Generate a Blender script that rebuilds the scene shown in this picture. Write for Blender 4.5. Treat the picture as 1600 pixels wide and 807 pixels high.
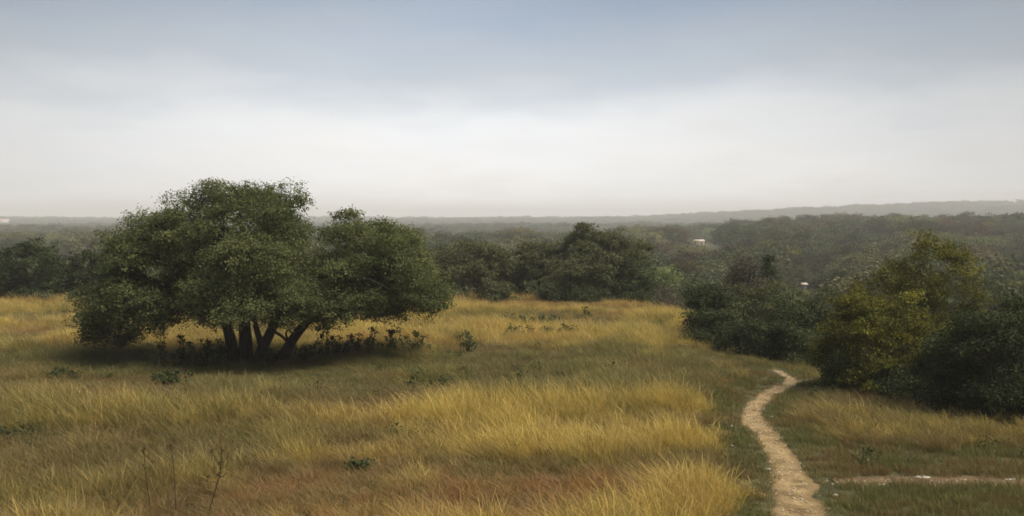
import bpy, math
import numpy as np
from mathutils import Vector

R = math.radians
scene = bpy.context.scene
for o in list(bpy.data.objects):
    bpy.data.objects.remove(o)

# ------------------------------------------------------------------ camera
CAM_Z = 6.0
F = 1537.0                       # focal length in pixels of a 1600 wide frame
PITCH = math.atan(58.5 / F)      # eye-level line sits above the middle of the frame
cd = bpy.data.cameras.new('camera')
cam = bpy.data.objects.new('camera', cd)
scene.collection.objects.link(cam)
cam.location = (0, 0, CAM_Z)
cam.rotation_euler = (R(90) - PITCH, 0, 0)
cd.sensor_fit = 'HORIZONTAL'
cd.angle = 2 * math.atan(800 / F)
cd.clip_end = 20000
scene.camera = cam

# ------------------------------------------------------------------ world and sun
SUN_AZ, SUN_EL = R(108), R(58)     # azimuth from +Y towards +X
world = bpy.data.worlds.new('World')
scene.world = world
world.use_nodes = True
wt = world.node_tree
for n in list(wt.nodes):
    wt.nodes.remove(n)


def N(tree, typ, **kw):
    n = tree.nodes.new(typ)
    for k, v in kw.items():
        if k.startswith('i_'):
            key = k[2:]
            n.inputs[int(key) if key.isdigit() else key].default_value = v
        else:
            setattr(n, k, v)
    return n


def L(tree, a, ao, b, bi):
    tree.links.new(a.outputs[ao], b.inputs[bi])


def math_node(tree, op, a, b=None, clamp=False):
    n = tree.nodes.new('ShaderNodeMath')
    n.operation = op
    n.use_clamp = clamp
    for i, x in enumerate((a, b)):
        if x is None:
            continue
        if isinstance(x, (int, float)):
            n.inputs[i].default_value = x
        else:
            tree.links.new(x, n.inputs[i])
    return n.outputs[0]


sky = N(wt, 'ShaderNodeTexSky', sky_type='NISHITA', sun_disc=False, sun_elevation=SUN_EL, sun_rotation=SUN_AZ,
        air_density=1.6, dust_density=3.0, ozone_density=1.5)
tc = N(wt, 'ShaderNodeTexCoord')
sep = N(wt, 'ShaderNodeSeparateXYZ')
L(wt, tc, 'Generated', sep, 0)
zc = math_node(wt, 'MAXIMUM', sep.outputs[2], 0.0)
zd = math_node(wt, 'ADD', zc, 0.16)
comb = N(wt, 'ShaderNodeCombineXYZ')
wt.links.new(math_node(wt, 'DIVIDE', sep.outputs[0], zd), comb.inputs[0])
wt.links.new(math_node(wt, 'DIVIDE', sep.outputs[1], zd), comb.inputs[1])
nz = N(wt, 'ShaderNodeTexNoise', i_Scale=0.55, i_Detail=5.0, i_Roughness=0.5)
L(wt, comb, 0, nz, 'Vector')
nz2 = N(wt, 'ShaderNodeTexNoise', i_Scale=1.7, i_Detail=4.0, i_Roughness=0.55)
L(wt, comb, 0, nz2, 'Vector')
# elevation, pushed up and down by the cloud noise
e = math_node(wt, 'ADD', zc, math_node(wt, 'MULTIPLY', math_node(wt, 'SUBTRACT', nz.outputs[0], 0.5), 0.15))
e = math_node(wt, 'ADD', e, math_node(wt, 'MULTIPLY', math_node(wt, 'SUBTRACT', nz2.outputs[0], 0.5), 0.10))
ramp = N(wt, 'ShaderNodeValToRGB')
wt.links.new(math_node(wt, 'MULTIPLY', e, 4.0, True), ramp.inputs[0])
cr = ramp.color_ramp
cr.interpolation = 'LINEAR'
cr.elements[0].position = 0.0
cr.elements[0].color = (0.86, 0.835, 0.815, 1)
cr.elements[1].position = 0.92
cr.elements[1].color = (0.265, 0.328, 0.425, 1)
for p, c in ((0.16, (0.84, 0.83, 0.825, 1)), (0.36, (0.72, 0.735, 0.755, 1)), (0.58, (0.45, 0.495, 0.555, 1))):
    el = cr.elements.new(p)
    el.color = c
# the veil of cloud is brighter towards the hidden sun
dotn = N(wt, 'ShaderNodeVectorMath', operation='DOT_PRODUCT')
L(wt, tc, 'Generated', dotn, 0)
dotn.inputs[1].default_value = (math.sin(R(-3)), math.cos(R(-3)), 0.1)
lobe = math_node(wt, 'POWER', math_node(wt, 'MAXIMUM', dotn.outputs['Value'], 0.0), 7.0)
gain = math_node(wt, 'ADD', math_node(wt, 'MULTIPLY', lobe, 5.8), 6.4)
mul = N(wt, 'ShaderNodeVectorMath', operation='SCALE')
L(wt, ramp, 'Color', mul, 0)
gain = math_node(wt, 'MULTIPLY', gain, math_node(wt, 'ADD', math_node(wt, 'MULTIPLY', nz2.outputs[0], 0.36), 0.82))
wt.links.new(gain, mul.inputs['Scale'])
mix = N(wt, 'ShaderNodeMix', data_type='RGBA', i_0=0.94)
L(wt, sky, 0, mix, 6)
L(wt, mul, 0, mix, 7)
bg = N(wt, 'ShaderNodeBackground', i_Strength=0.096)
L(wt, mix, 2, bg, 0)
wo = N(wt, 'ShaderNodeOutputWorld')
L(wt, bg, 0, wo, 0)

sd = bpy.data.lights.new('sun', 'SUN')
sd.energy = 4.9
sd.angle = R(38)
sd.color = (1.0, 0.92, 0.80)
sun = bpy.data.objects.new('sun', sd)
scene.collection.objects.link(sun)
sdir = Vector((math.sin(SUN_AZ) * math.cos(SUN_EL), math.cos(SUN_AZ) * math.cos(SUN_EL), math.sin(SUN_EL)))
sun.rotation_euler = sdir.to_track_quat('Z', 'Y').to_euler()
sun.location = (0, 0, 60)

scene.view_settings.view_transform = 'Standard'
scene.view_settings.look = 'None'
scene.view_settings.exposure = 0.2
scene.view_settings.gamma = 1.0
scene.view_settings.use_curve_mapping = False
scene.render.engine = 'CYCLES'
cy = scene.cycles
cy.use_denoising = True
cy.denoiser = 'OPENIMAGEDENOISE'
cy.denoising_prefilter = 'ACCURATE'
cy.use_adaptive_sampling = True
cy.adaptive_threshold = 0.02
cy.max_bounces = 5
cy.diffuse_bounces = 3
cy.glossy_bounces = 1
cy.transmission_bounces = 3
cy.volume_bounces = 1
cy.filter_width = 1.7

# ------------------------------------------------------------------ helpers
COL = scene.collection


def hash2(ix, iy, s):
    n = (ix.astype(np.int64) * 374761393 + iy.astype(np.int64) * 668265263 + s * 982451653) & 0x7fffffff
    n = ((n ^ (n >> 13)) * 1274126177) & 0x7fffffff
    n = n ^ (n >> 16)
    return (n & 0xffff) / 65535.0


def vnoise(x, y, s=0):
    x = np.asarray(x, float)
    y = np.asarray(y, float)
    ix, iy = np.floor(x), np.floor(y)
    fx, fy = x - ix, y - iy
    fx = fx * fx * (3 - 2 * fx)
    fy = fy * fy * (3 - 2 * fy)
    a = hash2(ix, iy, s); b = hash2(ix + 1, iy, s)
    c = hash2(ix, iy + 1, s); d = hash2(ix + 1, iy + 1, s)
    return (a + (b - a) * fx) * (1 - fy) + (c + (d - c) * fx) * fy


def fbm(x, y, s=0, oct=4):
    t = 0; a = 0.5; tot = 0
    for i in range(oct):
        t = t + a * vnoise(x, y, s + i * 17)
        tot += a
        a *= 0.5
        x = np.asarray(x) * 2.03 + 7.1
        y = np.asarray(y) * 2.03 + 3.7
    return t / tot


def sstep(a, b, x):
    t = np.clip((np.asarray(x, float) - a) / (b - a), 0, 1)
    return t * t * (3 - 2 * t)


def pix_ray(u, v):
    a = (np.asarray(u, float) - 800) / F
    b = (403.5 - np.asarray(v, float)) / F
    cp, sp = math.cos(PITCH), math.sin(PITCH)
    return a, cp + b * sp, -sp + b * cp


def ground_at(u, v, z=0.0):
    """point on the level z seen at picture position u, v"""
    dx, dy, dz = pix_ray(u, v)
    t = (z - CAM_Z) / dz
    return dx * t, dy * t


def at_depth(u, v, y):
    dx, dy, dz = pix_ray(u, v)
    t = y / dy
    return np.array((float(dx * t), float(y), float(CAM_Z + dz * t)))


def project(x, y, z):
    cp, sp = math.cos(PITCH), math.sin(PITCH)
    zz = z - CAM_Z
    fw = y * cp - zz * sp
    up = y * sp + zz * cp
    return 800 + F * x / fw, 403.5 - F * up / fw


# plateau of the meadow; outside it the ground falls into the valley
EDGE = [(1040, 490), (1072, 520), (1100, 548), (1210, 571), (1290, 600), (1450, 640), (1600, 665)]
PLATEAU = [(-60.0, 76.0), (-36.0, 71.0), (-12.0, 74.0), (4.0, 72.5), (9.0, 68.0)] + \
          [tuple(float(c) for c in ground_at(u, v)) for u, v in EDGE] + [(20, 22), (30, 0), (30, -60), (-160, -60), (-160, 70)]
PL = np.array(PLATEAU)


def plateau_dist(x, y):
    """metres outside the plateau (0 inside)"""
    x = np.asarray(x, float); y = np.asarray(y, float)
    inside = np.zeros(x.shape, bool)
    dmin = np.full(x.shape, 1e9)
    n = len(PL)
    for i in range(n):
        x0, y0 = PL[i]; x1, y1 = PL[(i + 1) % n]
        ex, ey = x1 - x0, y1 - y0
        t = np.clip(((x - x0) * ex + (y - y0) * ey) / (ex * ex + ey * ey), 0, 1)
        dmin = np.minimum(dmin, np.hypot(x - x0 - t * ex, y - y0 - t * ey))
        if y1 != y0:
            c = ((y0 > y) != (y1 > y)) & (x < (x1 - x0) * (y - y0) / (y1 - y0) + x0)
            inside ^= c
    return np.where(inside, 0, dmin), np.where(inside, dmin, 0)


# the trail, centre line and half width (picture positions turned into places on the level meadow)
TRAIL_PX = [(1262, 900, 62), (1256, 850, 54), (1250, 807, 43), (1246, 775, 37), (1236, 740, 31), (1218, 705, 25), (1196, 675, 22),
            (1176, 655, 20), (1173, 643, 18.5), (1186, 627, 17), (1208, 610, 15), (1230, 598, 13), (1236, 590, 11), (1222, 582, 8.5), (1212, 577, 7)]
SPUR_PX = [(1308, 748, 7), (1340, 747, 9), (1390, 746, 10), (1450, 748, 10), (1520, 751, 10), (1600, 754, 9), (1720, 758, 7)]


def smooth_line(px, vertical):
    pts = []
    for u, v, w in px:
        x, y = ground_at(u, v)
        dist = math.hypot(float(x), float(y))
        if vertical:
            x2, y2 = ground_at(u, v - w); x3, y3 = ground_at(u, v + w)
            hw = abs(float(y2 - y3)) / 2
        else:
            hw = w * dist / F
        pts.append((float(x), float(y), hw))
    p = np.array(pts)
    out = []
    for i in range(len(p) - 1):
        p0 = p[max(i - 1, 0)]; p1 = p[i]; p2 = p[i + 1]; p3 = p[min(i + 2, len(p) - 1)]
        for t in np.linspace(0, 1, 26, endpoint=False):
            out.append(0.5 * (2 * p1 + (p2 - p0) * t + (2 * p0 - 5 * p1 + 4 * p2 - p3) * t * t + (3 * p1 - p0 - 3 * p2 + p3) * t ** 3))
    out.append(p[-1])
    return np.array(out)


TRAIL = smooth_line(TRAIL_PX, False)
SPUR = smooth_line(SPUR_PX, True)


def line_rel(x, y, line):
    """distance to the line divided by its half width, and the plain distance"""
    x = np.asarray(x, float); y = np.asarray(y, float)
    best = np.full(x.shape, 99.0); bd = np.full(x.shape, 999.0)
    m = (np.abs(x - line[:, 0].mean()) < 30) & (np.abs(y - line[:, 1].mean()) < 30)
    if m.any():
        xs, ys = x[m], y[m]
        b = np.full(xs.shape, 99.0); d2 = np.full(xs.shape, 999.0)
        for px, py, hw in line[::2]:
            d = np.hypot(xs - px, ys - py)
            b = np.minimum(b, d / hw)
            d2 = np.minimum(d2, d)
        best[m] = b; bd[m] = d2
    return best, bd


def base_height(x, y):
    x = np.asarray(x, float); y = np.asarray(y, float)
    dout, _ = plateau_dist(x, y)
    r = np.hypot(x, y)
    a = np.arctan2(x, np.maximum(y, 1e-3))
    z = 0.5 * (fbm(x / 14, y / 14, 3) - 0.5) * sstep(14, 24, y)
    z = z + 4.2 * sstep(17, -2, y) * (1 - sstep(8, 40, np.abs(x)) * 0.6)
    drop = -11.5 * (1 - np.exp(-dout / 45.0))
    z = z + drop
    far = sstep(60, 260, dout)
    z = z + far * 7.0 * (fbm(x / 210 + 3, y / 210, 21, 3) - 0.5)
    # the land climbs again to the right
    right = sstep(0.02, 0.40, a)
    z = z + right * 10.5 * sstep(120, 620, r) * (y > 0)
    z = z + sstep(1200, 3600, r) * 9.5 * (1 - right)
    ridge = sstep(0.03, 0.50, a)
    z = z + ridge * 42.0 * sstep(1500, 2900, r) * (y > 0)
    z = z - right * 9.0 * sstep(700, 1000, r) * sstep(1900, 1400, r) * (y > 0)
    z = z + sstep(900, 2600, r) * 16 * (fbm(x / 620, y / 620 + 5, 41, 3) - 0.5) * (0.45 + ridge)
    return z


def height(x, y):
    z = base_height(x, y)
    rel, _ = line_rel(x, y, TRAIL)
    z = z - 0.09 * (1 - sstep(0.75, 1.25, rel))
    rel, _ = line_rel(x, y, SPUR)
    return z - 0.06 * (1 - sstep(0.7, 1.2, rel))


def mesh_np(name, verts, faces, mat=None, attrs=None, smooth=False):
    verts = np.asarray(verts, np.float32); faces = np.asarray(faces, np.int32)
    me = bpy.data.meshes.new(name)
    me.vertices.add(len(verts))
    me.vertices.foreach_set('co', verts.ravel())
    k = faces.shape[1] if len(faces) else 4
    me.loops.add(faces.size)
    me.loops.foreach_set('vertex_index', faces.ravel())
    me.polygons.add(len(faces))
    me.polygons.foreach_set('loop_start', np.arange(0, faces.size, k, dtype=np.int32))
    if smooth:
        me.polygons.foreach_set('use_smooth', np.ones(len(faces), bool))
    for an, (dom, typ, data) in (attrs or {}).items():
        at = me.attributes.new(an, typ, dom)
        d = np.asarray(data, np.float32).ravel()
        at.data.foreach_set({'FLOAT': 'value', 'FLOAT_VECTOR': 'vector', 'FLOAT_COLOR': 'color'}[typ], d)
    me.update(calc_edges=True)
    if mat:
        me.materials.append(mat)
    return me


def put(name, me, parent=None, label=None, cat=None, group=None, kind=None, loc=None):
    o = bpy.data.objects.new(name, me)
    COL.objects.link(o)
    if parent:
        o.parent = parent
    if loc is not None:
        o.location = loc
    for k, v in (('label', label), ('category', cat), ('group', group), ('kind', kind)):
        if v:
            o[k] = v
    return o


class Geo:
    """collects quads of several tubes into one mesh"""
    def __init__(self):
        self.v = []; self.f = []; self.n = 0

    def tube(self, pts, radii, sides=7, cap=True):
        pts = np.asarray(pts, float); radii = np.asarray(radii, float)
        n = len(pts)
        tan = np.gradient(pts, axis=0)
        tan /= np.linalg.norm(tan, axis=1)[:, None] + 1e-9
        ref = np.array((0.31, 0.95, 0.12))
        a = np.cross(tan, ref); a /= np.linalg.norm(a, axis=1)[:, None] + 1e-9
        b = np.cross(tan, a)
        ang = np.linspace(0, 2 * np.pi, sides, endpoint=False)
        ring = pts[:, None, :] + radii[:, None, None] * (np.cos(ang)[None, :, None] * a[:, None, :] + np.sin(ang)[None, :, None] * b[:, None, :])
        self.v.append(ring.reshape(-1, 3))
        i = np.arange(n - 1)[:, None] * sides; j = np.arange(sides)[None, :]; j2 = (j + 1) % sides
        q = np.stack((i + j, i + j2, i + sides + j2, i + sides + j), -1).reshape(-1, 4) + self.n
        self.f.append(q)
        self.n += n * sides

    def mesh(self, name, mat, smooth=True):
        if not self.v:
            return mesh_np(name, np.zeros((0, 3)), np.zeros((0, 4), int), mat)
        return mesh_np(name, np.concatenate(self.v), np.concatenate(self.f), mat, smooth=smooth)


def spline(pts, n):
    p = np.asarray(pts, float)
    out = []
    segs = len(p) - 1
    for t in np.linspace(0, segs, n):
        i = min(int(t), segs - 1); f = t - i
        p0 = p[max(i - 1, 0)]; p1 = p[i]; p2 = p[i + 1]; p3 = p[min(i + 2, segs)]
        out.append(0.5 * (2 * p1 + (p2 - p0) * f + (2 * p0 - 5 * p1 + 4 * p2 - p3) * f * f + (3 * p1 - p0 - 3 * p2 + p3) * f ** 3))
    return np.array(out)


# ------------------------------------------------------------------ materials
def new_mat(name):
    m = bpy.data.materials.new(name)
    m.use_nodes = True
    t = m.node_tree
    for n in list(t.nodes):
        t.nodes.remove(n)
    return m, t


def leaf_mat(name, dark, mid, light, trans=0.3, rough=0.8):
    m, t = new_mat(name)
    at = N(t, 'ShaderNodeAttribute', attribute_name='tint')
    rp = N(t, 'ShaderNodeValToRGB')
    rp.color_ramp.elements[0].color = (*dark, 1); rp.color_ramp.elements[0].position = 0.15
    rp.color_ramp.elements[1].color = (*light, 1); rp.color_ramp.elements[1].position = 0.95
    e = rp.color_ramp.elements.new(0.52); e.color = (*mid, 1)
    L(t, at, 'Fac', rp, 0)
    oi = N(t, 'ShaderNodeObjectInfo')
    hs = N(t, 'ShaderNodeHueSaturation')
    oc = N(t, 'ShaderNodeSeparateColor')
    L(t, oi, 'Color', oc, 0)
    t.links.new(oc.outputs[0], hs.inputs['Value'])         # tone and hue of the single tree
    t.links.new(math_node(t, 'MULTIPLY', oc.outputs[1], 0.5), hs.inputs['Hue'])
    L(t, rp, 0, hs, 'Color')
    pb = N(t, 'ShaderNodeBsdfPrincipled', i_Roughness=rough)
    pb.inputs['Specular IOR Level'].default_value = 0.08
    L(t, hs, 0, pb, 'Base Color')
    tr = N(t, 'ShaderNodeBsdfTranslucent')
    L(t, hs, 0, tr, 0)
    mx = N(t, 'ShaderNodeMixShader', i_0=trans)
    L(t, pb, 0, mx, 1); L(t, tr, 0, mx, 2)
    out = N(t, 'ShaderNodeOutputMaterial')
    L(t, mx, 0, out, 0)
    return m


def rough_mat(name, c1, c2, scale=3.0, rough=0.9, bump=0.4, detail=6, stretch=(1, 1, 1), c3=None):
    m, t = new_mat(name)
    geo = N(t, 'ShaderNodeTexCoord')
    mp = N(t, 'ShaderNodeMapping')
    mp.inputs['Scale'].default_value = stretch
    L(t, geo, 'Object', mp, 0)
    nz = N(t, 'ShaderNodeTexNoise', i_Scale=scale, i_Detail=detail, i_Roughness=0.65)
    L(t, mp, 0, nz, 'Vector')
    rp = N(t, 'ShaderNodeValToRGB')
    rp.color_ramp.elements[0].position = 0.32; rp.color_ramp.elements[0].color = (*c1, 1)
    rp.color_ramp.elements[1].position = 0.68; rp.color_ramp.elements[1].color = (*c2, 1)
    if c3:
        el = rp.color_ramp.elements.new(0.5); el.color = (*c3, 1)
    L(t, nz, 0, rp, 0)
    pb = N(t, 'ShaderNodeBsdfPrincipled', i_Roughness=rough)
    pb.inputs['Specular IOR Level'].default_value = 0.2
    L(t, rp, 0, pb, 'Base Color')
    bp = N(t, 'ShaderNodeBump', i_Strength=bump, i_Distance=0.05)
    L(t, nz, 0, bp, 'Height')
    L(t, bp, 0, pb, 'Normal')
    out = N(t, 'ShaderNodeOutputMaterial')
    L(t, pb, 0, out, 0)
    return m


M = {}
M['oak'] = leaf_mat('oak_leaf', (0.062, 0.078, 0.030), (0.128, 0.146, 0.055), (0.23, 0.24, 0.095), 0.4)
M['evergreen'] = leaf_mat('evergreen_leaf', (0.034, 0.046, 0.019), (0.062, 0.078, 0.031), (0.11, 0.128, 0.050), 0.25)
M['dark_evergreen'] = leaf_mat('dark_evergreen_leaf', (0.022, 0.031, 0.013), (0.042, 0.054, 0.021), (0.080, 0.094, 0.036), 0.2)
M['olive'] = leaf_mat('olive_leaf', (0.052, 0.058, 0.026), (0.100, 0.106, 0.048), (0.16, 0.165, 0.075), 0.25)
M['yellow'] = leaf_mat('yellow_green_leaf', (0.045, 0.048, 0.010), (0.105, 0.104, 0.020), (0.26, 0.24, 0.040), 0.35)
M['rust'] = leaf_mat('russet_leaf', (0.055, 0.042, 0.018), (0.095, 0.075, 0.032), (0.14, 0.11, 0.045), 0.25)
M['grey_leaf'] = leaf_mat('grey_twig_leaf', (0.075, 0.068, 0.050), (0.115, 0.100, 0.072), (0.16, 0.145, 0.10), 0.2)
M['weed'] = leaf_mat('weed_leaf', (0.030, 0.040, 0.016), (0.058, 0.072, 0.027), (0.105, 0.125, 0.045), 0.25)
M['sage'] = leaf_mat('sage_leaf', (0.060, 0.072, 0.030), (0.105, 0.12, 0.05), (0.16, 0.17, 0.07), 0.25)
M['bark'] = rough_mat('oak_bark', (0.018, 0.014, 0.011), (0.060, 0.048, 0.038), 4.0, 0.95, 0.9, stretch=(2.5, 2.5, 0.5))
M['twig'] = rough_mat('grey_twig', (0.09, 0.075, 0.06), (0.19, 0.165, 0.13), 6.0)
M['dead'] = rough_mat('dead_stalk', (0.035, 0.020, 0.012), (0.085, 0.052, 0.030), 8.0)
M['limestone'] = rough_mat('limestone', (0.30, 0.27, 0.22), (0.58, 0.55, 0.48), 9.0, 0.85, 0.5)
M['pebble'] = rough_mat('pebble_stone', (0.40, 0.31, 0.20), (0.62, 0.52, 0.38), 40.0, 0.9, 0.2)
M['wall'] = rough_mat('pale_wall', (0.44, 0.34, 0.27), (0.52, 0.42, 0.34), 1.0)
M['white_wall'] = rough_mat('white_wall', (0.46, 0.46, 0.44), (0.56, 0.56, 0.54), 1.0)
M['roof'] = rough_mat('roof_metal', (0.46, 0.36, 0.29), (0.56, 0.45, 0.37), 1.0)
M['dark_window'] = rough_mat('window_glass', (0.02, 0.022, 0.025), (0.04, 0.042, 0.045), 1.0, 0.2, 0.0)
M['ground'] = rough_mat('meadow_soil', (0.040, 0.038, 0.016), (0.110, 0.088, 0.038), 0.9, 0.95, 0.8, c3=(0.066, 0.062, 0.024))


def trail_mat(name, cols, rough=0.95):
    m, t = new_mat(name)
    tcn = N(t, 'ShaderNodeTexCoord')
    mp = N(t, 'ShaderNodeMapping')
    L(t, tcn, 'Object', mp, 0)
    n1 = N(t, 'ShaderNodeTexNoise', i_Scale=1.6, i_Detail=6.0, i_Roughness=0.6)
    n2 = N(t, 'ShaderNodeTexNoise', i_Scale=11.0, i_Detail=4.0, i_Roughness=0.7)
    vo = N(t, 'ShaderNodeTexVoronoi', i_Scale=9.0)
    for n in (n1, n2, vo):
        L(t, mp, 0, n, 'Vector')
    r1 = N(t, 'ShaderNodeValToRGB')
    r1.color_ramp.elements[0].position = 0.33; r1.color_ramp.elements[0].color = (*cols[0], 1)
    r1.color_ramp.elements[1].position = 0.66; r1.color_ramp.elements[1].color = (*cols[1], 1)
    L(t, n1, 0, r1, 0)
    r2 = N(t, 'ShaderNodeValToRGB')
    r2.color_ramp.elements[0].position = 0.35; r2.color_ramp.elements[0].color = (*cols[2], 1)
    r2.color_ramp.elements[1].position = 0.62; r2.color_ramp.elements[1].color = (1, 1, 1, 1)
    L(t, n2, 0, r2, 0)
    mx = N(t, 'ShaderNodeMix', data_type='RGBA', blend_type='MULTIPLY', i_0=0.8)
    L(t, r1, 0, mx, 6); L(t, r2, 0, mx, 7)
    pb = N(t, 'ShaderNodeBsdfPrincipled', i_Roughness=rough)
    pb.inputs['Specular IOR Level'].default_value = 0.15
    # humus and trodden grass roots mixed into the soil along the borders
    ed = N(t, 'ShaderNodeAttribute', attribute_name='edge')
    eb = math_node(t, 'ADD', ed.outputs['Fac'], math_node(t, 'MULTIPLY', math_node(t, 'SUBTRACT', math_node(t, 'ADD', math_node(t, 'MULTIPLY', n2.outputs[0], 0.5), math_node(t, 'MULTIPLY', n1.outputs[0], 0.5)), 0.5), 2.6))
    eb = math_node(t, 'MULTIPLY', math_node(t, 'SUBTRACT', eb, 0.50), 1.9, True)
    mx2 = N(t, 'ShaderNodeMix', data_type='RGBA')
    t.links.new(eb, mx2.inputs[0])
    L(t, mx, 2, mx2, 6)
    mx2.inputs[7].default_value = (0.125, 0.085, 0.042, 1)
    L(t, mx2, 2, pb, 'Base Color')
    b1 = N(t, 'ShaderNodeBump', i_Strength=0.6, i_Distance=0.04)
    L(t, n2, 0, b1, 'Height')
    b2 = N(t, 'ShaderNodeBump', i_Strength=0.5, i_Distance=0.04)
    L(t, n1, 0, b2, 'Height'); L(t, b1, 0, b2, 'Normal')
    L(t, b2, 0, pb, 'Normal')
    out = N(t, 'ShaderNodeOutputMaterial')
    L(t, pb, 0, out, 0)
    return m


M['trail'] = trail_mat('trail_dirt', ((0.18, 0.125, 0.060), (0.42, 0.31, 0.155), (0.42, 0.35, 0.27)))
M['spur'] = trail_mat('spur_dirt', ((0.105, 0.070, 0.037), (0.20, 0.142, 0.08), (0.5, 0.42, 0.35)))

# ------------------------------------------------------------------ ground sheet
def axis(lo_far, lo, hi, hi_far, step, nfar):
    mid = np.arange(lo, hi, step)
    g = np.geomspace(1, 1 + (hi_far - hi) / 1.0, nfar)
    up = hi + (g - 1)
    g2 = np.geomspace(1, 1 + (lo - lo_far) / 1.0, nfar)
    dn = lo - (g2 - 1)
    return np.concatenate((dn[::-1][:-1], mid, up))


XS = axis(-5500, -44, 40, 5500, 0.32, 95)
YS = axis(-400, 12, 76, 5500, 0.28, 100)
gx, gy = np.meshgrid(XS, YS)
gz = height(gx.ravel(), gy.ravel())
nx, ny = len(XS), len(YS)
ii = (np.arange(ny - 1)[:, None] * nx + np.arange(nx - 1)[None, :]).ravel()
gme = mesh_np('ground', np.stack((gx.ravel(), gy.ravel(), gz), -1), np.stack((ii, ii + 1, ii + nx + 1, ii + nx), -1), M['ground'], smooth=True)
put('ground', gme, kind='structure', label='grassy hilltop meadow falling away into a wide wooded valley')


def strip(name, line, mat, label, lift, seed, wide=1.0, across=9, rag=1.5):
    rg = np.random.default_rng(seed)
    p = line[:, :2]; hw = line[:, 2]
    t = np.gradient(p, axis=0); t /= np.linalg.norm(t, axis=1)[:, None]
    nrm = np.stack((-t[:, 1], t[:, 0]), -1)
    n = len(p)
    s = np.arange(n)
    arc = np.concatenate(([0], np.cumsum(np.linalg.norm(np.diff(p, axis=0), axis=1))))
    wl = hw * wide * np.maximum(0.08, 0.95 + rag * (fbm(arc * 1.1, s * 0 + seed, 5, 5) - 0.5))
    wr = hw * wide * np.maximum(0.08, 0.95 + rag * (fbm(arc * 1.1, s * 0 + seed + 9, 6, 5) - 0.5))
    v = []
    for k in np.linspace(-1, 1, across):
        off = np.where(k < 0, wl, wr) * k
        q = p + nrm * off[:, None]
        z = base_height(q[:, 0], q[:, 1]) + lift + 0.02 * (fbm(q[:, 0] * 3, q[:, 1] * 3, 77) - 0.5) + 0.03 * (abs(k) < 0.99) * (abs(k)) ** 2 - (0.05 if abs(k) > 0.99 else 0)
        v.append(np.stack((q[:, 0], q[:, 1], z), -1))
    v = np.stack(v, 1).reshape(-1, 3)
    edge = np.tile(np.abs(np.linspace(-1, 1, across)), n)
    i = (np.arange(n - 1)[:, None] * across + np.arange(across - 1)[None, :]).ravel()
    me = mesh_np(name, v, np.stack((i, i + 1, i + across + 1, i + across), -1), mat, {'edge': ('POINT', 'FLOAT', edge)}, smooth=True)
    put(name, me, kind='structure', label=label)


strip('path', TRAIL, M['trail'], 'pale dirt trail winding from the front up to the bushes', -0.055, 1, 1.27)
strip('dirt_path', SPUR, M['spur'], 'brown bare dirt strip branching off the trail', -0.035, 4, 1.35, rag=2.2)

# ------------------------------------------------------------------ tree building
def unit(v):
    return v / (np.linalg.norm(v, axis=-1, keepdims=True) + 1e-9)


def leaves_mesh(name, c, nrm, size, tint, mat, rg, aspect=0.55):
    n = len(c)
    nrm = unit(nrm)
    a = unit(np.cross(nrm, unit(rg.normal(size=(n, 3)))))
    b = np.cross(nrm, a)
    s = (size * rg.uniform(0.65, 1.35, n))[:, None]
    v0 = c - a * s * 0.5
    v1 = c + b * s * aspect * 0.5 + nrm * s * 0.08
    v2 = c + a * s * 0.5 - nrm * s * 0.06
    v3 = c - b * s * aspect * 0.5 + nrm * s * 0.08
    v = np.stack((v0, v1, v2, v3), 1).reshape(-1, 3)
    f = np.arange(4 * n).reshape(-1, 4)
    return mesh_np(name, v, f, mat, {'tint': ('FACE', 'FLOAT', np.clip(tint, 0, 1))})


def sphere_dirs(rg, n):
    return unit(rg.normal(size=(n, 3)))


def sub_lobes(rg, bigs, n, rsub, lo=0.62, hi=0.98, zmin=-1.0):
    """smaller lobes spread over the outside of the large ones"""
    bigs = [(np.array(c, float), np.array(r, float)) for c, r in bigs]
    area = np.array([(r[0] * r[1] * r[2]) ** (2 / 3) for _, r in bigs])
    cnt = np.maximum(1, np.round(n * area / area.sum()).astype(int))
    C = []
    for (c, r), k in zip(bigs, cnt):
        d = sphere_dirs(rg, k * 4)
        d = d[d[:, 2] > zmin][:k]
        q = c + d * r * rg.uniform(lo, hi, len(d))[:, None]
        keep = np.ones(len(q), bool)
        for c2, r2 in bigs:
            if c2 is c:
                continue
            keep &= np.linalg.norm((q - c2) / r2, axis=1) > 0.45
        C.append(q[keep])
    C = np.concatenate(C)
    return C, rsub * rg.uniform(0.65, 1.35, len(C))


def foliage(rg, lobes, lr, clumps, leaves, spread, squash=0.75, up=0.35, lo=0.35, hi=1.08, zfloor=None):
    """leaf centres, normals and tints"""
    n = len(lobes)
    li = np.repeat(np.arange(n), clumps)
    d = sphere_dirs(rg, len(li))
    d[:, 2] = np.where((d[:, 2] < -0.3) & (rg.random(len(d)) < 0.6), -d[:, 2] * 0.6, d[:, 2])
    d = unit(d)
    rad = rg.uniform(lo, hi, len(li)) ** 0.7
    cc = lobes[li] + d * (lr[li] * rad)[:, None] * np.array((1, 1, squash))
    ct = rg.normal(0, 0.10, len(li)) + rg.normal(0, 0.10, n)[li]
    if zfloor is not None:
        k = cc[:, 2] > zfloor(cc)
        cc, d, li, ct = cc[k], d[k], li[k], ct[k]
    ki = np.repeat(np.arange(len(cc)), leaves)
    off = rg.normal(0, 1, (len(ki), 3)) * spread * np.array((1, 1, 0.62))
    pos = cc[ki] + off
    nr = d[ki] * 0.45 + rg.normal(0, 0.55, (len(ki), 3)) + np.array((0, 0, up))
    tint = 0.5 + ct[ki] + rg.normal(0, 0.13, len(ki))
    return pos, nr, tint, cc


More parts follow.
